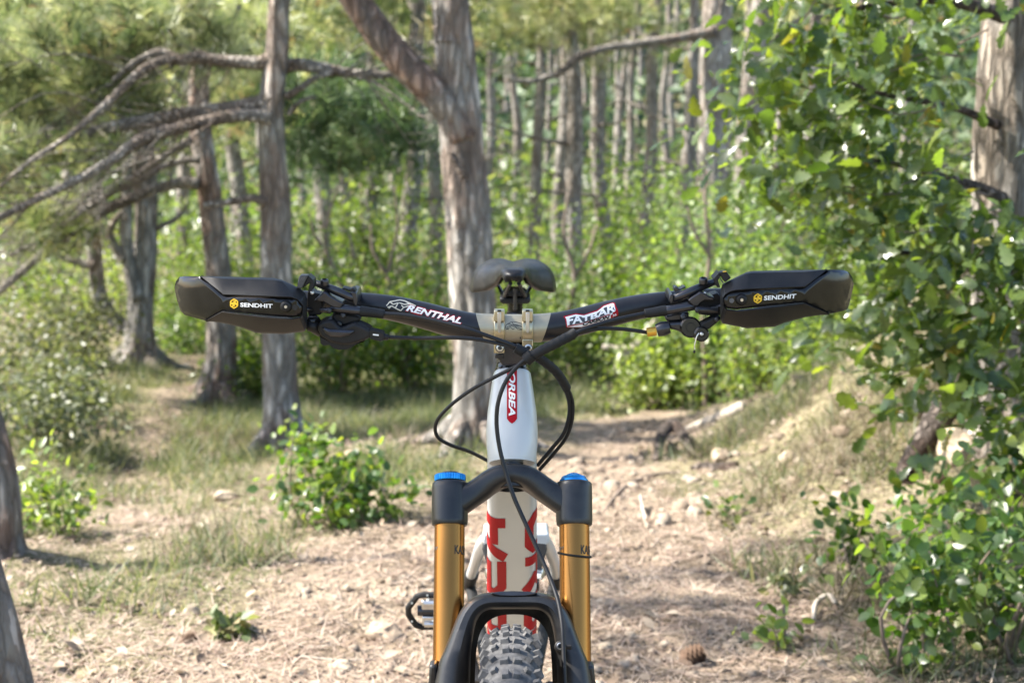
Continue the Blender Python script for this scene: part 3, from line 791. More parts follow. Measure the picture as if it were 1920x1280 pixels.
ORD = 'first second third fourth fifth sixth seventh eighth ninth tenth eleventh twelfth thirteenth fourteenth fifteenth sixteenth'.split()
def far_label_list():
    keys = []
    for (px_, wpx, d) in FP:
        where = 'on the left slope' if px_ < 480 else 'between the two big pines' if px_ < 840 else 'just beside the forked pine' if px_ < 960 else 'straight above the saddle' if px_ < 1045 else 'above the red bar decal' if px_ < 1165 else 'beside the crooked-branch pine' if px_ < 1390 else 'behind the oak foliage'
        size = 'thick pale' if wpx > 18 else 'slim grey' if wpx > 11 else 'thin hazy'
        keys.append((size, where))
    out = []
    for i, k in enumerate(keys):
        same = sorted((FP[j][0], j) for j in range(len(FP)) if keys[j] == k)
        n_ = [j for _, j in same].index(i)
        out.append(f'{k[0]} far pine {k[1]}' if len(same) == 1 else f'{ORD[n_]} {k[0]} pine from the left {k[1]}')
    return out
far_labels = far_label_list()
for i, (px_, wpx, d) in enumerate(FP):
    Y = d + CAM[1]; x = pix(px_, 300, Y).x; z = float(gz(x, Y))
    base = protos[i % 3]; r0 = (.15,.13,.11)[i % 3]
    sc = max(.55, min(1.7, wpx*.5*mpp(Y, 300)/(r0*1.02)))
    lab = far_labels[i]
    if i < 3:
        o = base; o.location = (x, Y, z); o.rotation_euler = (random.gauss(0,.02),random.gauss(0,.03),random.random()*6.28); o.scale = (sc,)*3; o['label'] = lab
        ROOT[o.name] = np.array([x, Y, z])
    else:
        copy_thing(base, (x, Y, z), random.random()*6.28, sc, lab, 'far pines beyond the bushes')

# 9 far wood and undergrowth that read as one mass
rng = np.random.default_rng(77)
def mass(name, n, d0, d1, xw, zlo, zhi, size, mat, tpl, kind='stuff', nz=.35):
    d = d0 + (d1-d0)*rng.random(n)**.8
    x = (rng.random(n)*2-1)*xw*d
    y = d + CAM[1]
    t = rng.random(n)
    bump = vnoise(x*.45, y*.45, 31)
    z = gz(x, y) + zlo + (zhi-zlo)*t*(.35+1.1*bump)
    keep = vnoise(x*.9+3, y*.9+z*1.3, 32) > nz
    pos = np.stack([x, y, z], 1)[keep]; k = len(pos)
    R = basis(rvec(k, rng), rvec(k, rng)*.7+np.array([-.2,-.1,.7]))
    o = mk(name, *scatter_mesh(*tpl, pos, R, size*(.6+.8*rng.random(k))*(1+.03*d[keep])), mat)
    return tag(o, kind=kind)
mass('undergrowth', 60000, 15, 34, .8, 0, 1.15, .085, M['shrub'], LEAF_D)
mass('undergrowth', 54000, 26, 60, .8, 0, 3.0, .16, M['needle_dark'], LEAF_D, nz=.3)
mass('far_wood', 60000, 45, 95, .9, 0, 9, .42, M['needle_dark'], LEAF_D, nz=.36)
# boughs of the far pines that hang into view across the top
rng = np.random.default_rng(78)
def boughs(name, n, px0, px1, py0, py1, d0, d1, mat, rad, per=20, tpl=TUFT_FAR):
    c = []
    for i in range(n):
        d = d0+(d1-d0)*rng.random()
        c.append(pix(px0+(px1-px0)*rng.random(), py0+(py1-py0)*rng.random()**1.3, d+CAM[1]))
    o = mk(name, *spray_cloud(np.array(c), per, rad, rng, tpl), M[mat]); tag(o, kind='stuff')
boughs('pine_foliage', 70, -80, 640, -120, 250, 11, 18, 'needle', (.38,.38,.17))
boughs('pine_foliage', 60, 520, 1000, -120, 120, 12, 20, 'needle', (.34,.34,.14))
boughs('pine_foliage', 40, 880, 1450, -120, 90, 16, 26, 'needle', (.40,.40,.15))
boughs('pine_foliage', 12, 560, 830, 170, 310, 11, 15, 'needle_dark', (.28,.28,.12))
boughs('pine_foliage', 22, 1300, 2000, -140, 160, 13, 22, 'needle', (.45,.45,.2))

# 10 shrubs
def place(px_, d):
    Y = d + CAM[1]; x = pix(px_, 600, Y).x
    return (x, Y, float(gz(x, Y)))
def shr(px_, d, py_top, hw, label, mat='shrub', size=.055, n_cl=120, per=22, seed=0, tpl=LEAF_D, group='bushes behind the trail', ry=None, **k):
    b = place(px_, d); Y = b[1]
    top = pix(px_, py_top, Y).z; rx = hw*mpp(Y, 500)
    return shrub(k.pop('name', 'shrub'), label, b, top, rx, ry or min(rx*.8, 1.0), M[mat], size, n_cl, per, 1000+seed, tpl, group, **k)
rows = [(590,11.5,430,100,'shrub','dull green bush right of the slim straight pine'),(700,12.5,335,110,'shrub_bright','tall bright bush between the two big pines'),
        (800,11.2,430,80,'shrub','bush pressed against the forked pine'),(960,12.3,425,100,'shrub_bright','yellow-green bush behind the saddle'),
        (1060,11.6,450,90,'shrub','bush behind the gold bar clamp'),(1160,12.8,345,110,'shrub_bright','tall bush over the right half of the handlebar'),
        (1275,11.8,285,110,'shrub_bright','bright bush hiding the foot of the pale pine'),(1390,11.0,290,120,'shrub_bright','brilliant green bush left of the oak'),
        (640,10.0,520,110,'shrub','low dark bush beside the path junction'),(760,10.2,540,90,'shrub','low bush under the lettering on the bar'),
        (1000,10.6,560,60,'shrub','small bush behind the head tube'),(1110,10.8,540,100,'shrub_bright','leafy bush behind the bleached dead branches'),
        (1240,10.4,455,105,'shrub_bright','bright round bush at the bend of the trail'),(1340,9.8,425,105,'shrub_bright','leafy bush above the trail bend'),
        (1460,9.0,400,110,'shrub_bright','bush under the hand guard with the clean black face'),(1250,9.6,655,70,'shrub_bright','low lime-green sprout where the trail turns'),
        (1440,8.4,560,100,'shrub','sunlit small-leaved bush on top of the bank'),(1560,8.6,480,110,'shrub','dense bush between bank and oak'),
        (1540,7.6,640,80,'shrub_bright','airy bush growing from the bank'),(1680,8.2,450,110,'shrub_bright','deep green bush behind the oak leaves'),
        (1800,8.6,350,120,'shrub','tall bush left of the oak trunk')]
for i, (lb, pts, d) in enumerate([('thin crooked sapling with bare dark stems between the two big pines', [[(632,690,13),(628,610,11),(640,540,10),(612,470,9),(618,400,6),(640,340,4)],[(640,540,8),(662,490,6),(655,440,4)],[(612,470,6),(590,440,5),(580,400,3)]], 10.6),
        ('bare dark sapling beside the forked pine', [[(735,700,10),(742,600,9),(728,520,8),(745,430,6),(740,350,4)],[(728,520,6),(700,470,5),(695,420,3)]], 11.0),
        ('leaning thin sapling behind the head tube side of the bar', [[(1072,700,11),(1062,610,10),(1078,520,9),(1058,440,7),(1066,360,4)],[(1078,520,6),(1105,470,5),(1120,420,3)]], 10.9),
        ('thin grey sapling in the bright bushes left of the hand guard', [[(1322,690,10),(1318,580,9),(1330,480,8),(1322,380,6),(1328,320,4)],[(1330,480,6),(1300,430,4),(1290,390,3)]], 9.4)]):
    b = place(pts[0][0][0], d); r_ = tag(empty('sapling', b), lb, 'sapling', 'saplings in the bushes')
    for k, l in enumerate(pts):
        if k == 0:
            q = pix(l[0][0], l[0][1], b[1]); l = [(l[0][0], l[0][1]+max(0, (q.z-b[2])/mpp(b[1])), l[0][2])] + l
        limb(r_, l, b[1], M['twig'], 700+10*i+k, name='stem' if k == 0 else 'branch', n=8)
for i, (px_, d, pt, hw, mt, lb) in enumerate(rows):
    shr(px_, d, pt, hw, lb, mt, size=(.042,.052,.036,.047)[i % 4], n_cl=84, per=28, seed=i, fill=.55, lump=.75, spread=.095, nstems=12)
rowsL = [(40,9.0,610,120,'shrub_grey','pale dull bush at the left frame edge'),(130,10.6,570,80,'shrub_grey','grey-green thicket left of the crooked pine'),(330,13.0,470,80,'shrub_bright','bright bush between the crooked pine and the reddish pine'),
         (80,12.5,430,130,'shrub','tall thicket behind the pale dull bush'),(455,12.2,430,70,'shrub_bright','bright bush seen between the two left trunks'),(465,10.0,640,40,'shrub','low bush between the two left trunks'),
         (350,12.5,600,50,'shrub','bush over the upper end of the side path'),(70,7.4,735,90,'shrub_grey','spreading dusty bush above the yellow-green sprigs'),(95,8.2,720,60,'shrub_grey','low dusty bush beside the side path'),
         (390,14.5,400,80,'shrub_bright','tall bright bush behind the reddish pine'),(210,14.5,450,120,'shrub_bright','bright bush far behind the crooked pine')]
for i, (px_, d, pt, hw, mt, lb) in enumerate(rowsL):
    shr(px_, d, pt, hw, lb, mt, size=.040, n_cl=95, per=20, seed=40+i, fill=.55, lump=.6, spread=.12, group='bushes on the left slope')
# nearer plants with leaves one can pick apart
def near(px_, py_base, py_top, hw, label, mat, size, n_cl, per, seed, nparts, tpl=LEAF_R, name='shrub', cat='shrub', group=None, spread=.05, low=0., ry=None, lump=.45, fill=.6, nstems=8):
    b = ground_hit(px_, py_base); top = pix(px_, py_top, b.y).z; rx = hw*mpp(b.y, py_base)
    return shrub(name, label, (b.x, b.y, b.z), top, rx, ry or rx*.8, M[mat], size, n_cl, per, 2000+seed, tpl, group, low, nparts, fill, spread, lump, cat, nstems)
near(620,985,790,105,'sprawling young shrub with bluish round leaves in front of the slim pine','privet',.034,44,9,1,300,spread=.05)
near(665,985,890,90,'low leafy spread on the trail edge below the sprawling shrub','privet',.034,34,10,2,120,spread=.05)
near(80,1010,870,80,'clump of yellow-green sprigs beside the cut-off trunk','shrub_bright',.034,42,10,3,200,tpl=LEAF_S,spread=.045)
near(1800,1150,885,150,'big round-leaved shrub filling the lower corner','privet',.033,72,10,4,300,spread=.06,ry=.35)
near(1900,1230,900,130,'round-leaved shrub at the frame edge','privet',.033,42,10,5,200,spread=.06,ry=.3)
near(1700,1255,960,75,'leafy sucker shoots leaning over the litter','privet',.034,34,9,6,150,spread=.045)
near(1950,930,790,80,'leafy shrub growing at the foot of the oak','privet',.042,40,10,7,200,spread=.07)
near(1600,1090,930,70,'thin leafy stems at the side of the bank','privet',.032,22,8,8,100,spread=.04)
near(1450,1210,1150,34,'small yellow-green seedling in the needle litter','shrub_bright',.030,9,6,9,54,spread=.025,name='seedling',cat='plant',nstems=4)
near(1375,985,945,52,'small broad-leaved plant on the sunlit litter','privet',.034,9,5,10,45,spread=.035,name='seedling',cat='plant',nstems=4)
near(1480,1120,1080,34,'silvery green tuft on the bank','shrub_grey',.030,10,7,11,70,tpl=LEAF_S,spread=.02,name='tuft',cat='plant',nstems=3)
near(1860,1200,1130,60,'silvery herb under the shrub in the corner','shrub_grey',.04,14,8,12,100,tpl=LEAF_S,spread=.035,name='tuft',cat='plant',nstems=3)
near(440,1195,1165,40,'dark green cushion of grass on the bare soil','grass',.035,16,10,13,120,tpl=LEAF_S,spread=.016,name='tuft',cat='plant',nstems=3)
near(560,900,800,50,'thin seedling in front of the slim pine trunk','shrub_bright',.034,16,7,14,90,spread=.04,name='seedling',cat='plant',nstems=5)

# grass and litter
rng = np.random.default_rng(55)
def blade_template(bend):
    w_ = .5
    return (np.array([(-w_,0,0),(w_,0,0),(-w_*.75,.5,bend*.3),(w_*.75,.5,bend*.3),(0,1,bend)], float), np.array([(0,1,3),(0,3,2),(2,3,4)]))
def grass(name, zones, mat, hmin, hmax, wid, per=26, spread=.045, keep_off=1.0):
    """zones: (px, py, radius x m, radius y m, tufts)"""
    P = []
    for (px_, py_, rx, ry, n) in zones:
        c = ground_hit(px_, py_)
        q = rng.normal(size=(n,2))*np.array([rx, ry])*.6 + np.array([c.x, c.y])
        P.append(q)
    P = np.concatenate(P)
    m = path_mask(P[:,0], P[:,1]); P = P[(rng.random(len(P)) > m*keep_off) & (rng.random(len(P)) < .12+1.1*sstep(.35,.7,vnoise(P[:,0]*2.2, P[:,1]*2.2, 61)))]
    n = len(P)*per
    q = np.repeat(P, per, axis=0) + rng.normal(size=(n,2))*spread
    z = gz(q[:,0], q[:,1])-.004
    pos = np.stack([q[:,0], q[:,1], z], 1)
    tuft_h = np.repeat(hmin + (hmax-hmin)*rng.random(len(P))**1.6, per)
    axis = np.array([0,0,1.]) + rng.normal(size=(n,3))*np.array([.6,.6,.1])
    h = tuft_h*(.5+.6*rng.random(n))
    sc = np.stack([wid*(.6+.8*rng.random(n)), h, h], 1)
    TV, TF = blade_template(-.45)
    R = basis(axis, rvec(n, rng)*np.array([1,1,.15]))
    o = mk(name, *scatter_mesh(TV, TF, pos, R, sc), M[mat]); tag(o, kind='stuff'); return o
grass('grass', [(330,985,.6,.35,130),(150,960,.5,.5,110),(430,930,.5,.6,130),(700,900,.5,.4,130),(760,800,.9,.9,380),(620,800,.8,.8,240),(420,860,.5,.6,240),(120,860,.6,.8,200),(250,730,.9,1.2,420),
                (460,790,.5,.8,300),(640,740,1.2,1.4,600),(760,770,.7,.8,260),(1010,740,.9,1.0,360),(1270,735,.6,.6,160),(1420,800,.6,.5,160),(1560,760,.9,.6,150),(1340,900,.3,.3,22),(1500,1000,.3,.3,24),(250,1100,.7,.4,26),(450,1060,.3,.2,22),
                (90,1150,.5,.4,16),(1620,900,.5,.4,50),(1700,1240,.4,.2,14),(1400,1080,.2,.2,10),(550,1000,.3,.25,40)], 'grass', .03, .16, .0042)
grass('dry_grass', [(1500,860,.5,.3,80),(1420,830,.4,.3,50),(1580,810,.6,.4,60),(1460,960,.4,.3,36),(1560,1060,.5,.35,24),(300,1030,.9,.4,40),(150,1010,.6,.4,40),(480,820,.4,.5,70),(1680,1180,.4,.3,16),
                    (500,990,.4,.3,30),(330,830,.5,.6,60),(1640,760,.6,.5,60),(850,820,.5,.4,50)], 'straw', .04, .17, .0034)
def litter(name, n, mat, tpl, d0, d1, x0, x1, size, lift=.003, flat=.16, wid=None, bias=None, curve=False):
    d = d0*(d1/d0)**rng.random(n)
    f = (d-d0)/(d1-d0)
    x = x0*d/d0 + (x1-x0)*d/d0*rng.random(n); y = d + CAM[1]
    if bias is not None:
        m = path_mask(x, y); k = rng.random(n) < np.where(m > .5, bias[0], bias[1]); x, y, d = x[k], y[k], d[k]
    n = len(x)
    cl = vnoise(x*3, y*3, 41); k = rng.random(n) < .35+.9*cl; x, y = x[k], y[k]; n = len(x)
    pos = np.stack([x, y, gz(x, y)+lift*(.5+rng.random(n))], 1)
    a = rng.random(n)*2*pi
    axis = np.stack([np.cos(a), np.sin(a), rng.normal(size=n)*flat], 1)
    nr = np.array([0,0,1.]) + rng.normal(size=(n,3))*flat
    s = size*(.45+.9*rng.random(n)**1.5)
    sc = s if wid is None else np.stack([np.full(n, wid)*(.7+.6*rng.random(n)), s, s], 1)
    o = mk(name, *scatter_mesh(*tpl, pos, basis(axis, nr), sc), M[mat]); tag(o, kind='stuff'); return o
litter('needle_litter', 60000, 'litter', blade_template(.10), 3.0, 8.5, -1.25, 1.25, .075, lift=.006, flat=.12, wid=.0024, bias=(.9,1.))
litter('leaf_litter', 7000, 'dead_leaf', LEAF_S, 3.0, 9.5, -1.2, 1.2, .034, lift=.008, flat=.35, bias=(.55,1.))
def stone_template(seed, n=2):
    bm = bmesh.new(); bmesh.ops.create_icosphere(bm, subdivisions=n, radius=1.0)
    rs = np.random.default_rng(seed)
    off = rs.random(3)*50
    for v in bm.verts:
        k = .62 + .6*float(vnoise(v.co.x*1.3+off[0], v.co.y*1.3+v.co.z*.9+off[1], seed)) + .35*float(vnoise(v.co.x*3.4+v.co.z+off[1], v.co.y*3.4+v.co.z*2.1+off[2], seed+3))
        v.co = Vector((v.co.x*k, v.co.y*k*.8, v.co.z*k*.55))
    V = np.array([v.co[:] for v in bm.verts]); F = np.array([[v.index for v in f.verts] for f in bm.faces]); bm.free()
    return V, F
def gravel(name, n, d0, d1, x0, x1, smin, smax, seed, bias=(1.,.25)):
    Vs = []; Fs = []; o = 0
    for k in range(4):
        tv, tf = stone_template(seed+k, 1)
        m = n//4
        d = d0*(d1/d0)**rng.random(m); x = (x0+(x1-x0)*rng.random(m))*d/d0; y = d+CAM[1]
        pm_ = path_mask(x, y); kk = rng.random(m) < np.where(pm_ > .5, bias[0], bias[1])*(.3+1.0*vnoise(x*2.1, y*2.1, 44)); x, y = x[kk], y[kk]; m = len(x)
        s = smin*(smax/smin)**(rng.random(m)**2.2)
        pos = np.stack([x, y, gz(x, y)+s*.12], 1)
        a = rng.random(m)*2*pi; axis = np.stack([np.cos(a), np.sin(a), rng.normal(size=m)*.15], 1)
        v, f = scatter_mesh(tv, tf, pos, basis(axis, np.array([0,0,1.])+rng.normal(size=(m,3))*.25), s)
        Vs.append(v); Fs.append(f+o); o += len(v)
    ob = mk(name, np.concatenate(Vs), np.concatenate(Fs), M['gravel'], smooth=False); tag(ob, kind='stuff')
gravel('gravel', 6500, 3.0, 8.5, -1.2, 1.2, .0035, .018, 300)

gravel('gravel', 700, 5.0, 8.0, .15, 1.15, .012, .045, 340, bias=(.5,.5))
# single stones, cones, wood on the ground
def rock(px_, py_, wpx, label, seed, hk=.8, mat='rock'):
    b = ground_hit(px_, py_); s = wpx*.5*mpp(b.y, py_)
    tv, tf = stone_template(seed, 3)
    a = random.random()*6.28; c_, s_ = cos(a)*.25, sin(a)*.25
    V = tv*np.array([s, s, s*hk*1.5]); V = V + np.array([b.x, b.y, b.z+s*.15])
    o = mk('rock', V, tf, M[mat], smooth=True, origin=(b.x, b.y, b.z)); finish(o, angle=28)
    return tag(o, label, 'rock', 'loose rocks on the ground')
rock(722,1192,66,'brown wedge-shaped rock on the trail under the pedal',1, .7)
rock(640,1252,46,'flat stone half buried near the fork leg',2, .5)
rock(505,1186,24,'small pale stone on bare soil by the green cushion',3)
rock(360,1152,26,'upright pale stone in the thin grass',4, 1.2)
rock(560,1262,26,'pale pebble at the bottom edge of the trail',5)
rock(1480,872,36,'grey upright rock standing in the dry grass of the bank',6, 1.3)
rock(1352,862,40,'sunlit rounded boulder set in the bank',7, 1.0)
rock(1530,1010,30,'small dark rock in the litter on the bank',8)
rock(1470,912,32,'dark broken rock below the upright grey one',9, .9)
rock(425,935,40,'tan boulder showing through grass by the sprawling shrub',10, .7)
rock(680,855,50,'flat pale rock in the grass left of the forked pine',11, .5)
rock(1800,850,90,'mossy boulder under the old log',12, 1.0)
rock(1170,1245,24,'smooth grey pebble right of the fork',13)
rock(1135,1215,26,'brown stone on the trail right of the fork',14)
def pine_cone(px_, py_, wpx, label, seed):
    b = ground_hit(px_, py_); r = wpx*.5*mpp(b.y, py_)
    root = tag(empty('pine_cone', (b.x, b.y, b.z)), label, 'pine cone', 'fallen pine cones')
    c = np.array([b.x, b.y, b.z+r*.75]); ax = Vector((1,.4,.25)).normalized()
    prof = [(-r*1.0,.02*r),(-r*.8,r*.4),(-.2*r,r*.62),(r*.5,r*.45),(r*1.1,.05*r)]
    finish(mk('core', *revolve(c, ax, prof, 12), M['cone'], root))
    pos = []; A = []; N = []; S = []
    d = np.array(ax); u = np.cross(d, [0,0,1.]); u /= np.linalg.norm(u); v = np.cross(d, u)
    tv, tf = LEAF_R
    me = mesh_from('scale', tv*np.array([1.3,1,1]), tf, M['cone'])
    k = 0
    for i in range(9):
        s = -r*.8+i*r*.22; rr = r*(.35+.35*sin(pi*min(1,(i+1)/10)))
        for j in range(7):
            a = (j+.5*(i%2))*2*pi/7
            o_ = u*cos(a)+v*sin(a)
            axis = o_*.9 + d*.45; nn = np.cross(np.cross(axis, d), axis)
            Rm = basis(axis[None], nn[None])[0]; sc = r*.75
            o = bpy.data.objects.new('scale', me); COL.objects.link(o); o.parent = root
            Mx = Matrix.Identity(4); p = c + d*s + o_*rr*.5 - np.array([b.x,b.y,b.z])
            for q in range(3):
                for w_ in range(3): Mx[q][w_] = Rm[q][w_]*sc
                Mx[q][3] = p[q]
            o.matrix_basis = Mx
M['cone'] = plain('cone_scales', (.12,.072,.045), rough=.85, var=.4, nscale=120)
pine_cone(1293,1246,42,'open brown pine cone lying on the trail right of the front wheel',1)
pine_cone(352,1208,30,'reddish pine cone in the litter left of the green cushion',2)
pine_cone(1760,905,22,'small cone under the shrub by the old log',3)
def stick(name, label, pts, mat, cat, seed, dz=0., n=10, group=None):
    """pts: (px, py, width px, height of the axis above ground m)"""
    P = []; R = []
    for p in pts:
        b = ground_hit(p[0], p[1]); r = p[2]*.5*mpp(b.y, p[1])
        P.append(Vector((b.x, b.y, float(gz(b.x, b.y))+r*.5+(p[3] if len(p) > 3 else 0)))); R.append(r)
    c = P[len(P)//2]
    o = mk(name, *bark_tube(P, R, n, len(P)*8, amp=.06, seed=seed, ridges=4), M[mat], origin=(c.x, c.y, float(gz(c.x, c.y))), smooth=True)
    return tag(o, label, cat, group)
stick('root', 'gnarled dark root arching out of the bank by the trail bend', [(1232,866,16),(1240,842,22,.05),(1262,830,24,.07),(1284,842,20,.04),(1298,862,14)], 'bark_dark', 'root', 1)
stick('log', 'short dark dead log lying on the edge of the bank', [(1296,880,10),(1320,878,16),(1350,880,17),(1384,876,18)], 'bark_dark', 'log', 2)
stick('root', 'pale bleached root running down the bank to the trail bend', [(1395,766,22),(1368,778,20),(1335,790,16),(1300,802,12),(1276,812,8)], 'dead_wood', 'root', 3)
stick('log', 'thick old log sloping down under the oak shrubs', [(1835,772,52,.12),(1800,790,58,.10),(1765,822,56,.07),(1735,855,52,.04),(1708,885,44,.02),(1686,908,28)], 'bark_dark', 'log', 4, n=16)
stick('log', 'dark fallen branch behind the thick old log', [(1830,745,22,.05),(1780,762,22,.04),(1730,775,18,.02),(1700,790,12)], 'bark_dark', 'log', 5)
stick('stick', 'thin pale forked twig on the sunlit soil', [(1214,988,6),(1206,968,6,.02),(1200,950,5,.04)], 'dead_wood', 'stick', 6)
stick('stick', 'dark twig lying on the trail right of the fork', [(1122,1022,5),(1150,1030,7),(1180,1032,5)], 'bark_dark', 'stick', 7)
stick('stick', 'curled pale strip of bark on the needle litter', [(1525,1170,8,.01),(1530,1146,11,.02),(1552,1138,10,.03),(1566,1146,7,.02)], 'dead_wood', 'stick', 8)
stick('root', 'thin root across the bare bank beside the crown of the fork', [(1132,960,5),(1160,925,8),(1190,905,9),(1230,892,8),(1270,886,6)], 'twig', 'root', 9)
stick('stick', 'pale dead twig at the left of the trail', [(560,1230,4),(640,1238,5),(700,1236,4)], 'dead_wood', 'stick', 10)
stick('stick', 'thin straw-coloured twig on the soil near the fork', [(1112,1085,4),(1140,1090,5),(1165,1105,4)], 'dead_wood', 'stick', 11)
# bleached dead branches behind the right half of the bar
bd = place(1195, 10.0); Yd = bd[1]
db = tag(empty('dead_branch', bd), 'tangle of bleached dead branches in front of the bushes', 'dead branch')
for i, l in enumerate([[(1165,690,9),(1180,660,12),(1200,640,13),(1215,620,12),(1230,600,10),(1238,585,8)],[(1130,650,8),(1165,655,11),(1190,650,12),(1230,645,9),(1260,650,6)],
                       [(1200,640,10),(1215,665,9),(1225,690,8),(1215,720,8)],[(1150,700,7),(1165,675,9),(1178,655,9)]]):
    limb(db, l, Yd, M['dead_wood'], 500+i, n=7)
# ---------------------------------------------------------------- the mountain bike
M['white'] = plain('white_frame_paint', (.535,.55,.545), rough=.28, spec=.5, coat=.4, var=.02, nscale=14, dust=.14, dustcol=(.46,.44,.41))
M['red'] = plain('red_decal', (.38,.0035,.010), rough=.42, spec=.18, var=.05)
M['white_print'] = plain('white_print', (.82,.82,.80), rough=.4, var=.02)
M['black_print'] = plain('black_print', (.012,.012,.013), rough=.5)
M['yellow_print'] = plain('yellow_print', (.75,.46,.02), rough=.4, var=.03)
M['cream_print'] = plain('cream_print', (.62,.57,.44), rough=.5, var=.06)
M['grey_print'] = plain('grey_print', (.10,.10,.105), rough=.5)
M['carbon'] = plain('carbon_bar', (.009,.009,.011), rough=.28, spec=.42, var=.15, nscale=40, dust=.04)
M['matte_black'] = plain('matte_black_plastic', (.010,.010,.011), rough=.46, spec=.28, var=.12, nscale=50, dust=.045, rvar=.1)
M['fork_black'] = plain('fork_black', (.011,.0115,.013), rough=.33, spec=.5, var=.1, nscale=30, dust=.13, dustcol=(.26,.23,.19))
M['gloss_black'] = plain('gloss_black_panel', (.005,.005,.006), rough=.10, spec=.42, coat=.0, var=.1, nscale=30, rvar=.06, dust=.05)
M['anod_black'] = plain('black_anodised_metal', (.055,.055,.061), rough=.27, metal=.75, var=.12, nscale=80, dust=.04)
M['mud_black'] = plain('muddy_black_plastic', (.014,.012,.010), rough=.6, spec=.3, var=.3, nscale=70, dust=.45, dustcol=(.10,.075,.05))
M['rubber'] = plain('black_rubber', (.013,.013,.013), rough=.6, spec=.3, var=.2, nscale=90)
M['hose'] = plain('cable_housing', (.010,.010,.011), rough=.40, spec=.35, var=.1, nscale=60, dust=.04)
M['tyre'] = plain('dusty_tyre_rubber', (.06,.059,.059), rough=.9, var=.4, nscale=150, dust=.7, dustcol=(.20,.19,.18))
M['steel'] = plain('steel', (.62,.61,.59), rough=.28, metal=1., var=.08)
M['gold_pale'] = plain('pale_gold_anodised', (.50,.44,.30), rough=.30, metal=.9, var=.05, nscale=120)
M['gold_clamp'] = plain('pale_gold_clamp_print', (.43,.375,.26), rough=.38, metal=.6, var=.05, nscale=120)
M['kashima'] = plain('bronze_gold_stanchion', (.37,.165,.043), rough=.25, metal=1., var=.05, nscale=8, rvar=.08)
M['blue'] = plain('blue_anodised', (.02,.27,.66), rough=.26, metal=.7, var=.06)
M['seat'] = plain('saddle_cover', (.008,.008,.0095), rough=.38, spec=.26, var=.12, nscale=120, dust=.06)
M['orange_ferrule'] = plain('gold_ferrule', (.65,.38,.06), rough=.3, metal=.8)
M['dark_grey'] = plain('dark_grey_paint', (.045,.047,.052), rough=.35, coat=.2, var=.06)

YB = .33                                     # bar centre
UU = Vector((0, cos(radians(64)), sin(radians(64)))); FF = Vector((0, -sin(radians(64)), cos(radians(64))))
A2C, OFF = .575, .044
CR = Vector((0,0,.37)) + UU*A2C - FF*OFF
def FK(x, s, o): return CR + Vector((x,0,0)) + UU*s + FF*o
def fkpx(px, py, o):
    """point on the fork plane at offset o seen at the pixel -> (x, s)"""
    d = Vector(ray(px, py)); p0 = CR + FF*o; t = (p0-Vector(CAM)).dot(FF)/d.dot(FF); p = Vector(CAM)+d*t
    return p.x, (p-p0).dot(UU)
c1 = lambda X, Y: (300+X/2.8235, 460+Y/2.8235)
c2 = lambda X, Y: (960+X/2.8235, 460+Y/2.8235)
e1 = lambda X, Y: (560+X/7.109, 500+Y/7.109)
e2 = lambda X, Y: (1180+X/6.736, 490+Y/6.736)
BX = (963-960)/FPX*2.0                        # the bike stands a touch right of the view axis
bike = tag(empty('mountain_bike', (0, 0, 0)), 'white full-suspension mountain bike with red lettering, gold fork and black hand guards', 'bicycle')
def part(name, vf, mat, parent=bike, bevel=0, seg=2, angle=35, sub=0, label=None, solid=0):
    o = mk(name, vf[0], vf[1], M[mat] if isinstance(mat, str) else mat, parent)
    finish(o, bevel=bevel, seg=seg, angle=angle, sub=sub, solid=solid)
    if label: o['label'] = label
    return o
def rod(name, pts, r, mat, parent=bike, n=14, steps=None, **k):
    return part(name, tube(pts, r, n=n, steps=steps), mat, parent, **k)
def polyx(pts, Y0, Y1):
    """solid with the pixel outline pts between world y = Y0 (front) and Y1"""
    n = len(pts)
    A = [pix(x, y, Y0) for x, y in pts]; B = [a + Vector((0, Y1-Y0, 0)) for a in A]
    return np.array([tuple(v) for v in A+B]), [tuple(range(n-1,-1,-1)), tuple(range(n, 2*n))] + [(i, (i+1)%n, n+(i+1)%n, n+i) for i in range(n)]
def bolt(px, py, Y, r, parent, mat='anod_black', name='bolt', axis=(0,-1,.12), h=.003):
    c = pix(px, py, Y); ax = Vector(axis).normalized()
    return part(name, revolve(c, ax, [(-h,r),(h*.4,r),(h*.8,r*.86),(h,r*.55),(h*.2,r*.45)], 20), mat, parent)

# lettering: font outlines turned into mesh
def text2d(body, offset=0.0, shear=0.0, res=4, maxedge=None, spacing=1.0):
    cu = bpy.data.curves.new('lettering', 'FONT'); cu.body = body; cu.offset = offset; cu.shear = shear; cu.resolution_u = res; cu.size = 1.0; cu.space_character = spacing
    ob = bpy.data.objects.new('lettering', cu); COL.objects.link(ob)
    dg = bpy.context.evaluated_depsgraph_get(); me = bpy.data.meshes.new_from_object(ob.evaluated_get(dg))
    bm = bmesh.new(); bm.from_mesh(me)
    bpy.data.objects.remove(ob); bpy.data.meshes.remove(me); bpy.data.curves.remove(cu)
    bmesh.ops.triangulate(bm, faces=bm.faces)
    V = np.array([v.co[:2] for v in bm.verts]); mn = V.min(0); mx = V.max(0)
    for v in bm.verts:
        v.co.x = (v.co.x-mn[0])/(mx[0]-mn[0]); v.co.y = (v.co.y-mn[1])/(mx[1]-mn[1]); v.co.z = 0
    if maxedge:
        for _ in range(5):
            es = [e for e in bm.edges if (e.verts[0].co-e.verts[1].co).length > maxedge]
            if not es: break
            bmesh.ops.subdivide_edges(bm, edges=es, cuts=1)
            bmesh.ops.triangulate(bm, faces=bm.faces)
    bm.verts.index_update()
    V = np.array([v.co[:2] for v in bm.verts]); F = [tuple(v.index for v in f.verts) for f in bm.faces]; bm.free()
    return V, F
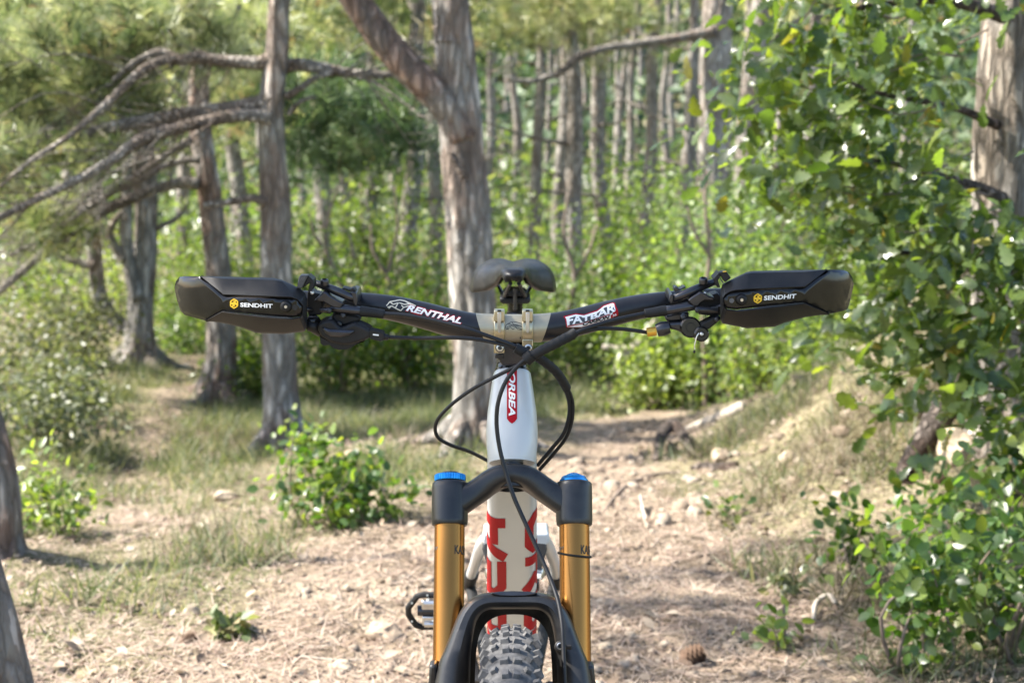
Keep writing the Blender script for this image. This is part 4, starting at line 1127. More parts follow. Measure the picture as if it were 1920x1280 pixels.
def poly2d(pts, maxedge=None):
    bm = bmesh.new(); vs_ = [bm.verts.new((x, y, 0)) for x, y in pts]; bm.faces.new(vs_)
    bmesh.ops.triangulate(bm, faces=bm.faces)
    if maxedge:
        for _ in range(6):
            es = [e for e in bm.edges if (e.verts[0].co-e.verts[1].co).length > maxedge]
            if not es: break
            bmesh.ops.subdivide_edges(bm, edges=es, cuts=1); bmesh.ops.triangulate(bm, faces=bm.faces)
    bm.verts.index_update()
    V = np.array([v.co[:2] for v in bm.verts]); F = [tuple(v.index for v in f.verts) for f in bm.faces]; bm.free(); return V, F
def decal(name, vf, fn, mat, parent):
    V, F = vf
    return mk(name, [tuple(fn(x, y)) for x, y in V], F, M[mat], parent)

# --- frame
frame = empty('frame', parent=bike)
def htr(s): return float(np.interp(s, [.004,.010,.025,.045,.07,.095,.114,.121,.1235],[.0290,.0305,.0322,.0328,.0312,.0278,.0250,.0238,.0215]))
hs = list(np.linspace(.004,.10,20))+[.106,.111,.115,.118,.1205,.1225,.1235]
part('head_tube', revolve(CR, UU, [(s, htr(s)) for s in hs], 48), 'white', frame, angle=50)
DT0 = CR + UU*.045 + Vector((0,.012,0)); DT1 = Vector((0,.822,.352)); DTD = (DT1-DT0); DTL = DTD.length; DTD.normalize()
def dtr(s): return .0315 + .0055*min(1, max(0, s/.45))
DN = Vector((0,-1,0)) - DTD*Vector((0,-1,0)).dot(DTD); DN.normalize()         # faces forward and down
def on_dt(s, q, lift=0.):
    """q: distance round the boxy section from the front line, positive to the bike's left (picture right)"""
    w_ = dtr(s)+lift; rc = w_*.46; f = w_-rc; a = abs(q); h = rc*pi/2; side = 2*f
    if a < f: x, n_ = a, w_
    elif a < f+h: t = (a-f)/rc; x, n_ = f+rc*sin(t), f+rc*cos(t)
    elif a < f+h+side: x, n_ = w_, f-(a-f-h)
    else: t = min((a-f-h-side)/rc, pi/2); x, n_ = f+rc*cos(t), -f-rc*sin(t)
    if a >= f+2*h+side: x, n_ = max(0, f-(a-f-2*h-side)), -w_
    return DT0 + DTD*s + DN*n_ + Vector((1,0,0))*(x if q >= 0 else -x)
Vd = []; nd = 64; sd_ = list(np.linspace(0, DTL, 34))
for s_ in sd_:
    w_ = dtr(s_); per = 4*(w_-w_*.46) + w_*.46*pi
    for j in range(nd):
        Vd.append(tuple(on_dt(s_, (j/nd*2-1)*per)))
part('down_tube', (np.array(Vd), [(i*nd+j, i*nd+(j+1)%nd, (i+1)*nd+(j+1)%nd, (i+1)*nd+j) for i in range(len(sd_)-1) for j in range(nd)]), 'white', frame, angle=60)
# big letters down both sides: the head of the bike is the end of the word on one side and its start on the other
def ribbon(pts, w_, closed=False, step=.05):
    """flat band of width w_ along a polyline, mitred at the corners"""
    P = [np.array(p, float) for p in pts]
    Q = []
    n = len(P)
    for i in range(n if closed else n-1):
        a, b = P[i], P[(i+1) % n]; k = max(1, int(np.linalg.norm(b-a)/step))
        Q += [a+(b-a)*j/k for j in range(k)]
    if not closed: Q.append(P[-1])
    m = len(Q); V = []; F = []; K = 5
    for i in range(m):
        p = Q[i]; a = Q[i-1] if (i > 0 or closed) else None; b = Q[(i+1) % m] if (i < m-1 or closed) else None
        d1 = (p-a)/np.linalg.norm(p-a) if a is not None else (b-p)/np.linalg.norm(b-p)
        d2 = (b-p)/np.linalg.norm(b-p) if b is not None else d1
        n1 = np.array([-d1[1], d1[0]]); n2 = np.array([-d2[1], d2[0]]); mm = n1+n2; mm /= np.linalg.norm(mm)+1e-9
        l = w_/2/max(.6, float(mm @ n1)); V += [p+mm*l*(1-2*k/(K-1)) for k in range(K)]
    for i in range(m if closed else m-1):
        j = (i+1) % m
        F += [(K*i+k, K*i+k+1, K*j+k+1, K*j+k) for k in range(K-1)]
    return V, F
GLY = {'O': [([(.3,.1),(.75,.1),(.9,.26),(.9,.74),(.75,.9),(.3,.9),(.12,.74),(.12,.26)], True)],
       'R': [([(.12,0),(.12,.9),(.75,.9),(.9,.78),(.9,.58),(.78,.46),(.23,.46)], False), ([(.52,.36),(.95,0)], False)],
       'B': [([(.12,.0),(.12,.9),(.75,.9),(.88,.79),(.88,.64),(.76,.53),(.23,.53)], False), ([(.80,.48),(.92,.36),(.92,.22),(.80,.1),(.23,.1)], False)],
       'E': [([(.98,.1),(.3,.1),(.12,.26),(.12,.74),(.3,.9),(.98,.9)], False), ([(.23,.5),(.92,.5)], False)],
       'A': [([(.0,.0),(.42,.72),(.58,.9),(.88,.9),(.88,.0)], False), ([(.34,.30),(.77,.30)], False)]}
def word_mesh(body, w_=.235):
    V = []; F = []
    for i, c in enumerate(body):
        for pts, cl in GLY[c]:
            v, f = ribbon(pts, w_, cl); o_ = len(V)
            V += [((i+.02+.93*p[0])/len(body), p[1]) for p in v]; F += [tuple(k+o_ for k in q) for q in f]
    return np.array(V), F
tv = word_mesh('ORBEA')
S0, S1 = .158, .72
decal('lettering', tv, lambda x, y: on_dt(S1-(S1-S0)*x, -(.009+.056*y), .0006), 'red', frame)
decal('lettering', tv, lambda x, y: on_dt(S0-.006+(S1-S0)*x, .0185+.056*y, .0006), 'red', frame)
# badge on the head tube: red stripe with a point, white letters running down
def on_ht(x, s, lift=.0005):
    """x metres sideways along the surface"""
    r = htr(s)+lift; a = x/r
    return CR + UU*s + FF*(cos(a)*r) + Vector((1,0,0))*(sin(a)*r)
bw = .0064
decal('badge', poly2d([(-bw,.1195),(-bw,.0545),(-bw*.55,.0505),(0,.048),(bw*.55,.0505),(bw,.0545),(bw,.1195)], .004), lambda x, s: on_ht(x, s, .0004), 'red', frame)
tvb = text2d('ORBEA', offset=.03, shear=.25, maxedge=.12)
decal('badge_lettering', tvb, lambda x, y: on_ht(-.0042+.0084*y, .1165-.0585*x, .0008), 'white_print', frame)
part('top_tube', tube([CR+UU*.095+Vector((0,.02,0)), Vector((0,.60,.80)), Vector((0,.93,.70))], [.024,.021,.018], n=24, steps=16), 'white', frame)
part('seat_tube', tube([Vector((0,.825,.34)), Vector((0,.90,.55)), Vector((0,.975,.765))], [.022,.020,.019], n=24, steps=10), 'white', frame)
part('bottom_bracket', revolve((-.045,.82,.345), (1,0,0), [(0,.026),(.09,.026)], 24), 'white', frame, bevel=.002)
# rocker link and its yoke, seat stays, chain stays
part('yoke', polyx([(906,1000),(1029,1000),(1031,1016),(1026,1022),(909,1022),(904,1016)], .80, .86), 'white', frame, bevel=.004)
for sx in (-1, 1):
    q = lambda x: 965+sx*x
    part('rocker_link', polyx([(q(59),1018),(q(40),1014),(q(36),1060),(q(40),1092),(q(46),1090),(q(52),1060),(q(61),1030)], .80, .90), 'dark_grey', frame, bevel=.003)
    part('pivot_bolt', revolve(pix(q(48),1075,.80), (sx,-.3,0), [(-.01,.009),(.004,.009),(.006,.006)], 18), 'steel', frame)
    part('seat_stay', tube([pix(q(50),1006,.86), pix(q(64),1026,.94), pix(q(76),1062,1.10), Vector((sx*.084,1.25,.375))], [.012,.0105,.010,.010], n=16, steps=20), 'white', frame)
    part('chain_stay', tube([Vector((sx*.035,.86,.35)), Vector((sx*.055,1.02,.36)), Vector((sx*.080,1.25,.37))], [.014,.011,.010], n=14, steps=10), 'rubber', frame)
    part('stay_guard', tube([pix(q(80),1074,1.17), Vector((sx*.0845,1.252,.372))], [.0138,.0138], n=14), 'rubber', frame)
part('headset', revolve(CR, UU, [(.1225,.0222),(.1262,.0222),(.1278,.0205),(.1315,.0200),(.1330,.0185)], 36), 'gloss_black', frame)

# --- fork
fork = empty('fork', parent=bike)
XS = .0775
# crown: lofted arms between two clamps
st = [(-XS,-.049,.020,.0185),(-.066,-.0455,.0185,.019),(-.050,-.0375,.0155,.0195),(-.038,-.0295,.0150,.0215),(-.028,-.0220,.0146,.0245),(-.016,-.0158,.0142,.0275),(0,-.0130,.0128,.0285)]
st = st + [(-a, b, c, d) for a, b, c, d in st[-2::-1]]
Vc = []; nn = 20
st2 = catmull([np.array(a) for a in st], 48)
P2 = np.array([[a[0], a[1]] for a in st2]); T2 = np.gradient(P2, axis=0); T2 /= np.linalg.norm(T2, axis=1)[:,None]
for (x, s, h, dpt), t in zip(st2, T2):
    nx_, ns_ = -t[1], t[0]
    for j in range(nn):
        a = j/nn*2*pi
        ca, sa = cos(a), sin(a)
        ca = abs(ca)**.65*(1 if ca > 0 else -1); sa = abs(sa)**.65*(1 if sa > 0 else -1)
        Vc.append(FK(x+nx_*h*ca, s+ns_*h*ca, .008+dpt*sa))
Fc = [(i*nn+j, i*nn+(j+1)%nn, (i+1)*nn+(j+1)%nn, (i+1)*nn+j) for i in range(len(st2)-1) for j in range(nn)]
part('crown', (np.array([tuple(v) for v in Vc]), Fc), 'fork_black', fork, angle=60)
part('steerer_opening', revolve(FK(0,-.020,.004), -UU, [(0,.022),(.0085,.0215),(.0105,.0195),(.0105,.0165),(-.02,.016)], 36), 'fork_black', fork)
part('steerer', revolve(CR, UU, [(-.006,.0145),(.17,.0143)], 28), 'anod_black', fork)
for sx in (-1, 1):
    o = FK(sx*XS, 0, .010)
    part('clamp', revolve(o, UU, [(-.0765,.0192),(-.0765,.0212),(-.0750,.0222),(-.070,.0226),(-.030,.0228),(-.0245,.0224),(-.0225,.0210),(-.0215,.0185)], 48), 'fork_black', fork, angle=50)
    part('stanchion', revolve(o, UU, [(-.62,.0188),(-.03,.0188)], 64), 'kashima', fork, angle=60)
    # lower leg, its seal and the axle end
    part('lower_leg', revolve(o, UU, [(-.262,.0195),(-.2625,.0225),(-.268,.0245),(-.30,.0250),(-.45,.0225),(-.58,.0215),(-.60,.016)], 36), 'fork_black', fork, angle=50)
    part('seal', revolve(o, UU, [(-.2565,.0190),(-.2575,.0212),(-.2625,.0222),(-.2632,.0200)], 36), 'rubber', fork)
    part('bleeder', polyx([(960+sx*149-6,1247),(960+sx*149+8,1247),(960+sx*149+9,1300),(960+sx*149-8,1300)] if sx < 0 else [(1098,1249),(1114,1249),(1118,1300),(1098,1300)], .145, .165), 'fork_black', fork, bevel=.003)
    tx = text2d('KASHIMA', offset=.015, maxedge=.10)
    def on_st(ang, s, lift=.0003, o=o): r = .0188+lift; return o + UU*s + FF*(cos(ang)*r) + Vector((1,0,0))*(sin(ang)*r)
    decal('lettering', tx, lambda x, y, f=on_st: f(radians(22+118*x), -.1138+.0110*y), 'black_print', fork)
    tx = text2d('FACTORY', offset=.01, maxedge=.12)
    decal('lettering', tx, lambda x, y, f=on_st: f(radians(-150+105*x), -.1080+.0040*y), 'grey_print', fork)
# sag ring on one stanchion
rr = []
o = FK(XS, 0, .010)
rp = [o + UU*(-.113 - .0022*cos(a-.6)*2) + FF*(cos(a)*.0200) + Vector((1,0,0))*(sin(a)*.0200) for a in np.linspace(0, 2*pi, 33)]
part('o_ring', tube(rp, .0014, n=8), 'rubber', fork)
# top caps: notched blue dial on one leg, blue winged cap on the other
o = FK(-XS, 0, .010)
def dial(rad, s0, s1, teeth, o):
    V = []; F = []; n = teeth*4
    for s, k in ((s0,1.),(s0+.0008,1.02),(s1-.0012,1.02),(s1,.96)):
        for j in range(n):
            r = rad*k*(1 if (j % 4) in (0, 1) else .955); a = j/n*2*pi
            V.append(o + UU*s + FF*(cos(a)*r) + Vector((1,0,0))*(sin(a)*r))
    for i in range(3):
        for j in range(n): F.append((i*n+j, i*n+(j+1)%n, (i+1)*n+(j+1)%n, (i+1)*n+j))
    F += [tuple(range(n-1,-1,-1)), tuple(3*n+j for j in range(n))]
    return np.array([tuple(v) for v in V]), F
part('dial', dial(.0192, -.0205, -.0125, 36, o), 'blue', fork, angle=30)
part('dial_cap', revolve(o, UU, [(-.0130,.0125),(-.0105,.0120),(-.0095,.010),(-.0092,.003)], 28), 'anod_black', fork)
o = FK(XS, 0, .010)
part('air_cap', revolve(o, UU, [(-.0218,.0180),(-.0195,.0180),(-.0180,.0160),(-.0150,.0145),(-.0135,.010),(-.0125,.004)], 32), 'blue', fork)
part('cap_wing', tube([o+Vector((-.0155,0,0))+UU*-.0175, o+UU*-.0125, o+Vector((.0155,0,0))+UU*-.0175], [.0016,.0030,.0016], n=8, steps=8), 'blue', fork)
part('cap_wing', tube([o+FF*-.0150+UU*-.0175, o+UU*-.0125, o+FF*.0155+UU*-.0175], [.0016,.0030,.0016], n=8, steps=8), 'blue', fork)
# arch of the lowers, bridging over the tyre
half_o = [(0,1110.5),(30,1109.5),(55,1111),(78,1120),(96,1139),(108,1161),(120,1192),(131,1220),(141,1245),(149,1290),(152,1330)]
half_i = [(0,1141),(28,1141.5),(47,1143),(59,1149),(67,1160),(73,1178),(77,1200),(80,1225),(81,1250),(82,1290),(82,1330)]
def arch_pts(h): return [(963-x, y) for x, y in h[::-1]] + [(963+x, y) for x, y in h[1:]]
AO, AI = catmull([np.array(p) for p in arch_pts(half_o)], 60), catmull([np.array(p) for p in arch_pts(half_i)], 60)
VA = []
for a, b in zip(AO, AI):
    ring = []
    for (f, o_) in ((.03,.016),(.0,.034),(.03,.046),(.12,.0545),(.28,.0585),(.58,.0590),(.74,.0555),(.93,.042),(1.0,.024),(.99,-.008)):
        p = a*(1-f)+b*f
        x, s = fkpx(p[0], p[1], o_)
        ring.append(FK(x, s, o_))
    VA.append(ring)
kk = len(VA[0])
FA = [(i*kk+j, i*kk+(j+1)%kk, (i+1)*kk+(j+1)%kk, (i+1)*kk+j) for i in range(len(VA)-1) for j in range(kk)]
part('arch', (np.array([tuple(v) for r in VA for v in r]), FA), 'fork_black', fork, angle=38)
# recessed lip at the top of the arch
lip = [(920,1111),(935,1108.5),(961,1107.5),(990,1108.5),(1008,1111),(1000,1114.5),(985,1117),(961,1117.5),(940,1117),(928,1114.5)]
lo_ = [FK(*fkpx(x, y, .0565), .0590) for x, y in lip]; li_ = [FK(*fkpx(x, y, .0565), .0500) for x, y in lip]
n_ = len(lip)
part('arch_lip', (np.array([tuple(v) for v in lo_+li_]), [tuple(range(n_))]+[(i,(i+1)%n_,n_+(i+1)%n_,n_+i) for i in range(n_)]), 'anod_black', fork, bevel=.001)
mo = arch_pts([(0,1140),(28,1140.5),(48,1142),(61,1148),(70,1160),(76,1178),(80,1200),(83,1225),(84,1250),(85,1290),(85,1330)])
mi = arch_pts([(0,1151),(24,1153),(42,1160),(53,1170),(61,1182),(66,1196),(69,1214),(71,1234),(72,1254),(73,1292),(73,1330)])
VM = []
for a, b in zip(catmull([np.array(p) for p in mo], 40), catmull([np.array(p) for p in mi], 40)):
    for f, o_ in ((0,.022),(.5,.010),(1,.003),(1,-.001),(0,.014)):
        p = a*(1-f)+b*f; x, s = fkpx(p[0], p[1], o_); VM.append(tuple(FK(x, s, o_)))
part('mudguard', (np.array(VM), [(i*5+j, i*5+(j+1)%5, (i+1)*5+(j+1)%5, (i+1)*5+j) for i in range(40) for j in range(5)]), 'mud_black', fork, angle=50)
# hose guide bolted to the arch
x, s = fkpx(1050, 1211, .062)
part('hose_guide', join([revolve(FK(x, s, .052), FF, [(0,.0068),(.012,.0068),(.0135,.0055)], 20), box(FK(x+.006, s-.002, .053), (.016,.012,.012))]), 'matte_black', fork, bevel=.0015)
part('guide_bolt', revolve(FK(x, s, .064), FF, [(0,.0042),(.0028,.0042),(.0032,.003),(.0012,.0022)], 16), 'steel', fork)

# --- front and rear wheel
def wheel(cy_, cz_, name):
    wh = empty(name, parent=bike); C0 = np.array([BX-(.003 if cy_ < .5 else 0), cy_, cz_])
    n = 120; prof = []
    for j in range(17):
        a = -2.25 + 4.5*j/16
        prof.append((sin(a)*.0325, .3405+cos(a)*.0285))
    V = []; F = []
    for i in range(n):
        t = i/n*2*pi
        for (x, r) in prof: V.append(C0 + np.array([x, -sin(t)*r, cos(t)*r]))
    k = len(prof)
    for i in range(n):
        for j in range(k-1): F.append((i*k+j, i*k+j+1, ((i+1)%n)*k+j+1, ((i+1)%n)*k+j))
    mk('tyre', V, F, M['tyre'], wh, smooth=True)
    rs = np.random.default_rng(5); kn = []
    def knob(t, a, wx, lt, h, yaw=0., taper=.78, skew=0.):
        lt *= .86
        """t: angle round the wheel, a: angle across the tread, sizes in m"""
        rad = .3405+cos(a)*.0285; x = sin(a)*.0325
        c = C0 + np.array([x, -sin(t)*rad, cos(t)*rad])
        up = np.array([sin(a), -sin(t)*cos(a), cos(t)*cos(a)]); fw = np.array([0, -cos(t), -sin(t)])
        sd = np.cross(fw, up); sd /= np.linalg.norm(sd)
        f2 = fw*cos(yaw)+sd*sin(yaw); s2 = np.cross(f2, up)*-1
        V = []
        for z, k_ in ((-.003,1.0),(h,taper)):
            for (p, q) in ((-1,-1),(1,-1),(1,1),(-1,1)):
                V.append(c + up*z + s2*(p*wx/2*k_) + f2*(q*lt/2*k_ + skew*p))
        kn.append((np.array(V), [(3,2,1,0),(4,5,6,7),(0,1,5,4),(1,2,6,5),(2,3,7,6),(3,0,4,7)]))
    N = 80
    for i in range(N):
        t = i/N*2*pi
        if i % 2 == 0:
            knob(t, -.17, .0088, .0155, .0048); knob(t, .17, .0088, .0155, .0048)
        else:
            knob(t, -.20, .0105, .0115, .0048, .18); knob(t, .20, .0105, .0115, .0048, -.18)
        e = .5*2*pi/N
        for sg in (-1, 1):
            if i % 2 == 0: knob(t+e, sg*.62, .0085, .0125, .0046, sg*.35)
            else: knob(t+e, sg*.56, .0075, .0105, .0042, -sg*.2)
            knob(t+(e if i % 2 else 0)*.3, sg*(1.06 if i % 2 else 1.0), .0125, .0140, .0058, sg*.22, .72)
    mk('tread', *join(kn), M['tyre'], wh)
    rp = [(-.016,.308),(-.017,.318),(-.014,.322),(-.0115,.312),(.0115,.312),(.014,.322),(.017,.318),(.016,.308),(.006,.296),(-.006,.296)]
    V = []; F = []; n = 72; k = len(rp)
    for i in range(n):
        t = i/n*2*pi
        for (x, r) in rp: V.append(C0 + np.array([x, -sin(t)*r, cos(t)*r]))
    for i in range(n):
        for j in range(k): F.append((i*k+j, i*k+(j+1)%k, ((i+1)%n)*k+(j+1)%k, ((i+1)%n)*k+j))
    finish(mk('rim', V, F, M['carbon'], wh))
    part('hub', revolve(C0-np.array([.05,0,0]), (1,0,0), [(0,.010),(.004,.012),(.02,.028),(.024,.028),(.028,.017),(.072,.017),(.076,.028),(.08,.028),(.096,.012),(.10,.010)], 28), 'anod_black', wh)
    sm = None
    for i in range(32):
        a = i/32*2*pi; sg = 1 if i % 2 else -1; b = a + (.35 if (i//2) % 2 else -.35)
        p = C0 + np.array([sg*.027, -sin(b)*.027, cos(b)*.027]); q = C0 + np.array([0, -sin(a)*.298, cos(a)*.298])
        mk('spoke', *tube([p, q], .0010, n=5), M['steel'], wh)
    if name == 'front_wheel':
        rt = []; n = 60
        V = []; F = []
        for i in range(n):
            t = i/n*2*pi; ro = .100+.004*sin(t*10)
            for (x, r) in ((.056,ro),(.056,.075),(.0542,.075),(.0542,ro)): V.append(C0 + np.array([x, -sin(t)*r, cos(t)*r]))
        for i in range(n):
            for j in range(4): F.append((i*4+j, i*4+(j+1)%4, ((i+1)%n)*4+(j+1)%4, ((i+1)%n)*4+j))
        mk('brake_rotor', V, F, M['steel'], wh)
    return wh
wheel(0., .37, 'front_wheel'); wheel(1.252, .37, 'rear_wheel')
part('axle', revolve((-.075,0,.37), (1,0,0), [(0,.011),(.15,.011)], 18), 'anod_black', bike)
# --- cockpit: stem and bar
stem = empty('stem', parent=bike)
part('stem_body', join([revolve(CR, UU, [(.133,.0195),(.150,.0195)], 32), revolve(CR, UU, [(.1505,.0188),(.186,.0188),(.188,.017)], 32)]), 'anod_black', stem, angle=40)
BC = pix(963, 615.5, YB)
part('stem_neck', tube([CR+UU*.169, BC+Vector((0,.012,0))], [.019,.020], n=20), 'anod_black', stem)
part('stem_block', polyx([(934,648),(995,648),(997,672),(986,686),(942,686),(933,672)], .322, .352), 'anod_black', stem, bevel=.003)
for xc in (936.2, 989.3):
    half = 10.2
    # front plate wrapping the bar
    V = []; F = []; n = 24
    xa, xb = pix(xc-half, 615, YB-.02).x, pix(xc+half, 615, YB-.02).x
    angs = np.linspace(radians(-50), radians(128), n)     # from above the bar, over the front, to below
    for a in angs:
        for (xx, r) in ((xa,.0178),(xa,.0214),(xb,.0214),(xb,.0178)):
            V.append((xx, BC.y - cos(a-radians(38))*r, BC.z + sin(radians(38)-a+radians(0))*r))
    for i in range(n-1):
        for j in range(4): F.append((i*4+j, i*4+(j+1)%4, (i+1)*4+(j+1)%4, (i+1)*4+j))
    F += [(0,1,2,3), ((n-1)*4+3,(n-1)*4+2,(n-1)*4+1,(n-1)*4)]
    part('face_plate', (np.array(V), F), 'gold_pale', stem, bevel=.0012)
    # upper ear with its bolt hole, lower ear with the bolt
    part('ear', polyx([(xc-half,582.5),(xc+half,582.5),(xc+half,603),(xc-half,603)], BC.y-.0215, BC.y-.004), 'gold_pale', stem, bevel=.0012)
    part('ear', polyx([(xc-half,636),(xc+half,636),(xc+half,662.5),(xc-half,662.5)], BC.y-.0190, BC.y+.004), 'gold_pale', stem, bevel=.0012)
    part('slot', polyx([(xc-3.4,586),(xc+3.4,586),(xc+3.4,620),(xc+2,624),(xc-2,624),(xc-3.4,620)], BC.y-.0232, BC.y-.020), 'steel', stem, bevel=.0006)
    part('bolt_hole', polyx([(xc-3.6,581.2),(xc+3.6,581.2),(xc+3.6,584.2),(xc-3.6,584.2)], BC.y-.0222, BC.y-.020), 'black_print', stem)
    cc_ = pix(xc+1.2, 652, BC.y-.019)
    part('bolt', revolve(cc_, (0,-1,.1), [(-.002,.0046),(.0012,.0046),(.0016,.0040),(.0016,.0026),(-.0006,.0024)], 20), 'steel', stem)
    part('bolt_seat', revolve(cc_, (0,-1,.1), [(-.003,.0058),(.0003,.0058),(.0003,.0046)], 20), 'anod_black', stem)
    part('stem_cap', polyx([(xc-8,664),(xc+8,664),(xc+8,672),(xc-8,672)], BC.y-.010, BC.y+.02), 'anod_black', stem, bevel=.001)

bar = empty('handlebar', parent=bike)
BP = [(352,549,15),(450,556,16.2),(560,561,16.8),(620,564,18),(680,570,21.5),(735,577.5,23.5),(790,590,25),(835,602,25.8),(880,611.5,26),(920,615,26),(963,615.5,26),(1005,615,26),(1046,611,26),(1090,602,25.8),(1135,590,25),(1190,577,23.5),(1245,568,21.5),(1305,560,18),(1365,556,16.8),(1475,551,16.2),(1578,543,15)]
def bar_y(px): x = abs(px-963)/1490.0; return YB + .050*(max(0, x-.03)/.4)**1.4
bp3 = [np.append(np.array(pix(x, y, bar_y(x))), r*mpp(bar_y(x), y)) for x, y, r in BP]
bc_ = np.array(catmull(bp3, 160))
part('bar', tube([p[:3] for p in bc_], [p[3] for p in bc_], n=36), 'carbon', bar, angle=60)
def on_bar(px, py, lift=.0006):
    """point on the front of the bar seen at this pixel"""
    Yg = bar_y(px)
    for _ in range(3):
        p = pix(px, py, Yg)
        i = int(np.argmin(np.abs(bc_[:,0]-p.x)))
        i = min(max(i, 1), len(bc_)-2)
        t = bc_[i+1,:3]-bc_[i-1,:3]; t = t/np.linalg.norm(t)
        zc = np.interp(p.x, bc_[:,0], bc_[:,2]); yc = np.interp(p.x, bc_[:,0], bc_[:,1]); r = np.interp(p.x, bc_[:,0], bc_[:,3])
        dz = (p.z-zc)*abs(t[0])
        Yg = yc - sqrt(max((r*r-dz*dz), (r*.15)**2))
    v = Vector((0, Yg-yc, dz)).normalized()
    return p + Vector((0,-1,0))*lift*1.0 + Vector((0,0,1))*lift*.0
# pale gold middle section, slanted edges
V = []; F = []; n = 36
ii = np.linspace(0, 1, 40)
for u in ii:
    for j in range(n):
        a = j/n*2*pi
        cy_, cz_ = -cos(a), sin(a)
        sl_ = .0080*(1-cz_)*.5*2 - .0015
        xl, xr = pix(894,600,YB).x + sl_*.75, pix(1031,600,YB).x - sl_*.75
        xx = xl+(xr-xl)*u
        zc = np.interp(xx, bc_[:,0], bc_[:,2]); yc = np.interp(xx, bc_[:,0], bc_[:,1]); r = np.interp(xx, bc_[:,0], bc_[:,3])+.0004
        V.append((xx, yc+cy_*r, zc+cz_*r))
for i in range(39):
    for j in range(n): F.append((i*n+j, i*n+(j+1)%n, (i+1)*n+(j+1)%n, (i+1)*n+j))
part('clamp_band', (np.array(V), F), 'gold_clamp', bar, angle=70)
def on_mid(px, py):
    p = pix(px, py, YB-.0179); dz = p.z-BC.z
    return pix(px, py, YB-sqrt(max(.0180**2-dz*dz, 1e-5))-.0005)
# line mark in the middle of the clamp
g5 = lambda X, Y: (860+X/4.92, 460+Y/4.92)
def stroke(pts, w_): # polyline of thin quads in pixel space
    V = []; F = []
    for (a, b) in zip(pts[:-1], pts[1:]):
        a = np.array(a); b = np.array(b); d = (b-a)/np.linalg.norm(b-a); nn_ = np.array([-d[1], d[0]])*w_/2
        o_ = len(V); V += [a-nn_, a+nn_, b+nn_, b-nn_]; F.append((o_, o_+1, o_+2, o_+3))
    return V, F
def strokes(name, lines, w_, fn, mat, parent, cvt):
    V = []; F = []
    for l in lines:
        v, f = stroke([cvt(*p) for p in l], w_); o_ = len(V); V += v; F += [tuple(i+o_ for i in q) for q in f]
    return mk(name, [tuple(fn(*p)) for p in V], F, M[mat], parent)
strokes('emblem', [[(425,775),(432,740),(455,722),(490,702),(530,705),(560,715),(583,722)],[(455,722),(500,735),(540,742)],[(430,760),(470,742),(520,750),(583,772)],[(445,775),(475,752),(500,775)],[(490,702),(505,728),(583,740)],
    [(520,750),(545,775),(583,778)],[(432,778),(450,762),(462,778)],[(540,742),(583,752)],[(500,775),(515,765)]], 1.1, on_mid, 'black_print', bar, g5)
strokes('emblem', [[(568,845),(570,862)]], 1.6, on_mid, 'black_print', bar, g5)
# left decal: emblem strokes and slanted word with red lines
d4 = lambda X, Y: (740+X/12., 540+Y/12.)
e4 = lambda X, Y: e1(X, Y)
strokes('emblem', [[(1170,520),(1215,465),(1290,452),(1350,440)],[(1185,540),(1240,520),(1300,555),(1360,585)],[(1215,465),(1260,500),(1330,478)],[(1350,440),(1420,455),(1560,520)],[(1340,478),(1410,500),(1480,495)],[(1330,478),(1290,545)],[(1360,585),(1400,540),(1370,510)],[(1400,540),(1470,520)],[(1240,520),(1200,555)],[(1420,455),(1500,510)]], 2.0, on_bar, 'cream_print', bar, e4)
def quad_map(p00, p10, p01, p11):
    return lambda x, y: tuple((np.array(p00)*(1-x)+np.array(p10)*x)*(1-y) + (np.array(p01)*(1-x)+np.array(p11)*x)*y)
qm = quad_map(d4(250,505), d4(1475,800), d4(345,375), d4(1575,680))
tvr = text2d('RENTHAL', offset=.035, maxedge=.06)
qr = quad_map(d4(236,521), d4(1487,818), d4(336,360), d4(1583,666))
tvo = text2d('RENTHAL', offset=.065, maxedge=.06)
decal('lettering', tvo, lambda x, y: on_bar(*qr(x, y), .0005), 'red', bar)
decal('lettering', tvr, lambda x, y: on_bar(*qm(x, y), .0009), 'white_print', bar)
strokes('emblem', [[(520,430),(900,545),(1200,625),(1480,690)],[(400,560),(700,660),(1000,735),(1250,800)]], .9, on_bar, 'red', bar, d4)
# right decal
bg_ = [(195,635),(470,565),(660,590),(960,490),(1100,380),(1310,318),(1350,330),(1380,480),(1430,520),(1430,600),(1250,680),(600,880),(265,885),(240,700)]
g6 = lambda X, Y: (1040+X/12., 540+Y/12.)
decal('decal_ground', poly2d([g6(*p) for p in bg_], 4), lambda x, y: on_bar(x, y, .0004), 'red', bar)
ins = [(232,652),(470,590),(660,612),(965,515),(1105,402),(1300,337),(1335,350),(1370,490),(1310,545),(1260,675),(600,872),(285,872),(262,690)]
decal('decal_ground', poly2d([g6(*p) for p in ins], 4), lambda x, y: on_bar(x, y, .0007), 'white_print', bar)
dk = [(292,690),(480,625),(670,648),(975,552),(1110,440),(1300,372),(1352,500),(1290,548),(900,690),(600,780),(300,845)]
decal('decal_ground', poly2d([g6(*p) for p in dk], 4), lambda x, y: on_bar(x, y, .0010), 'dark_grey', bar)
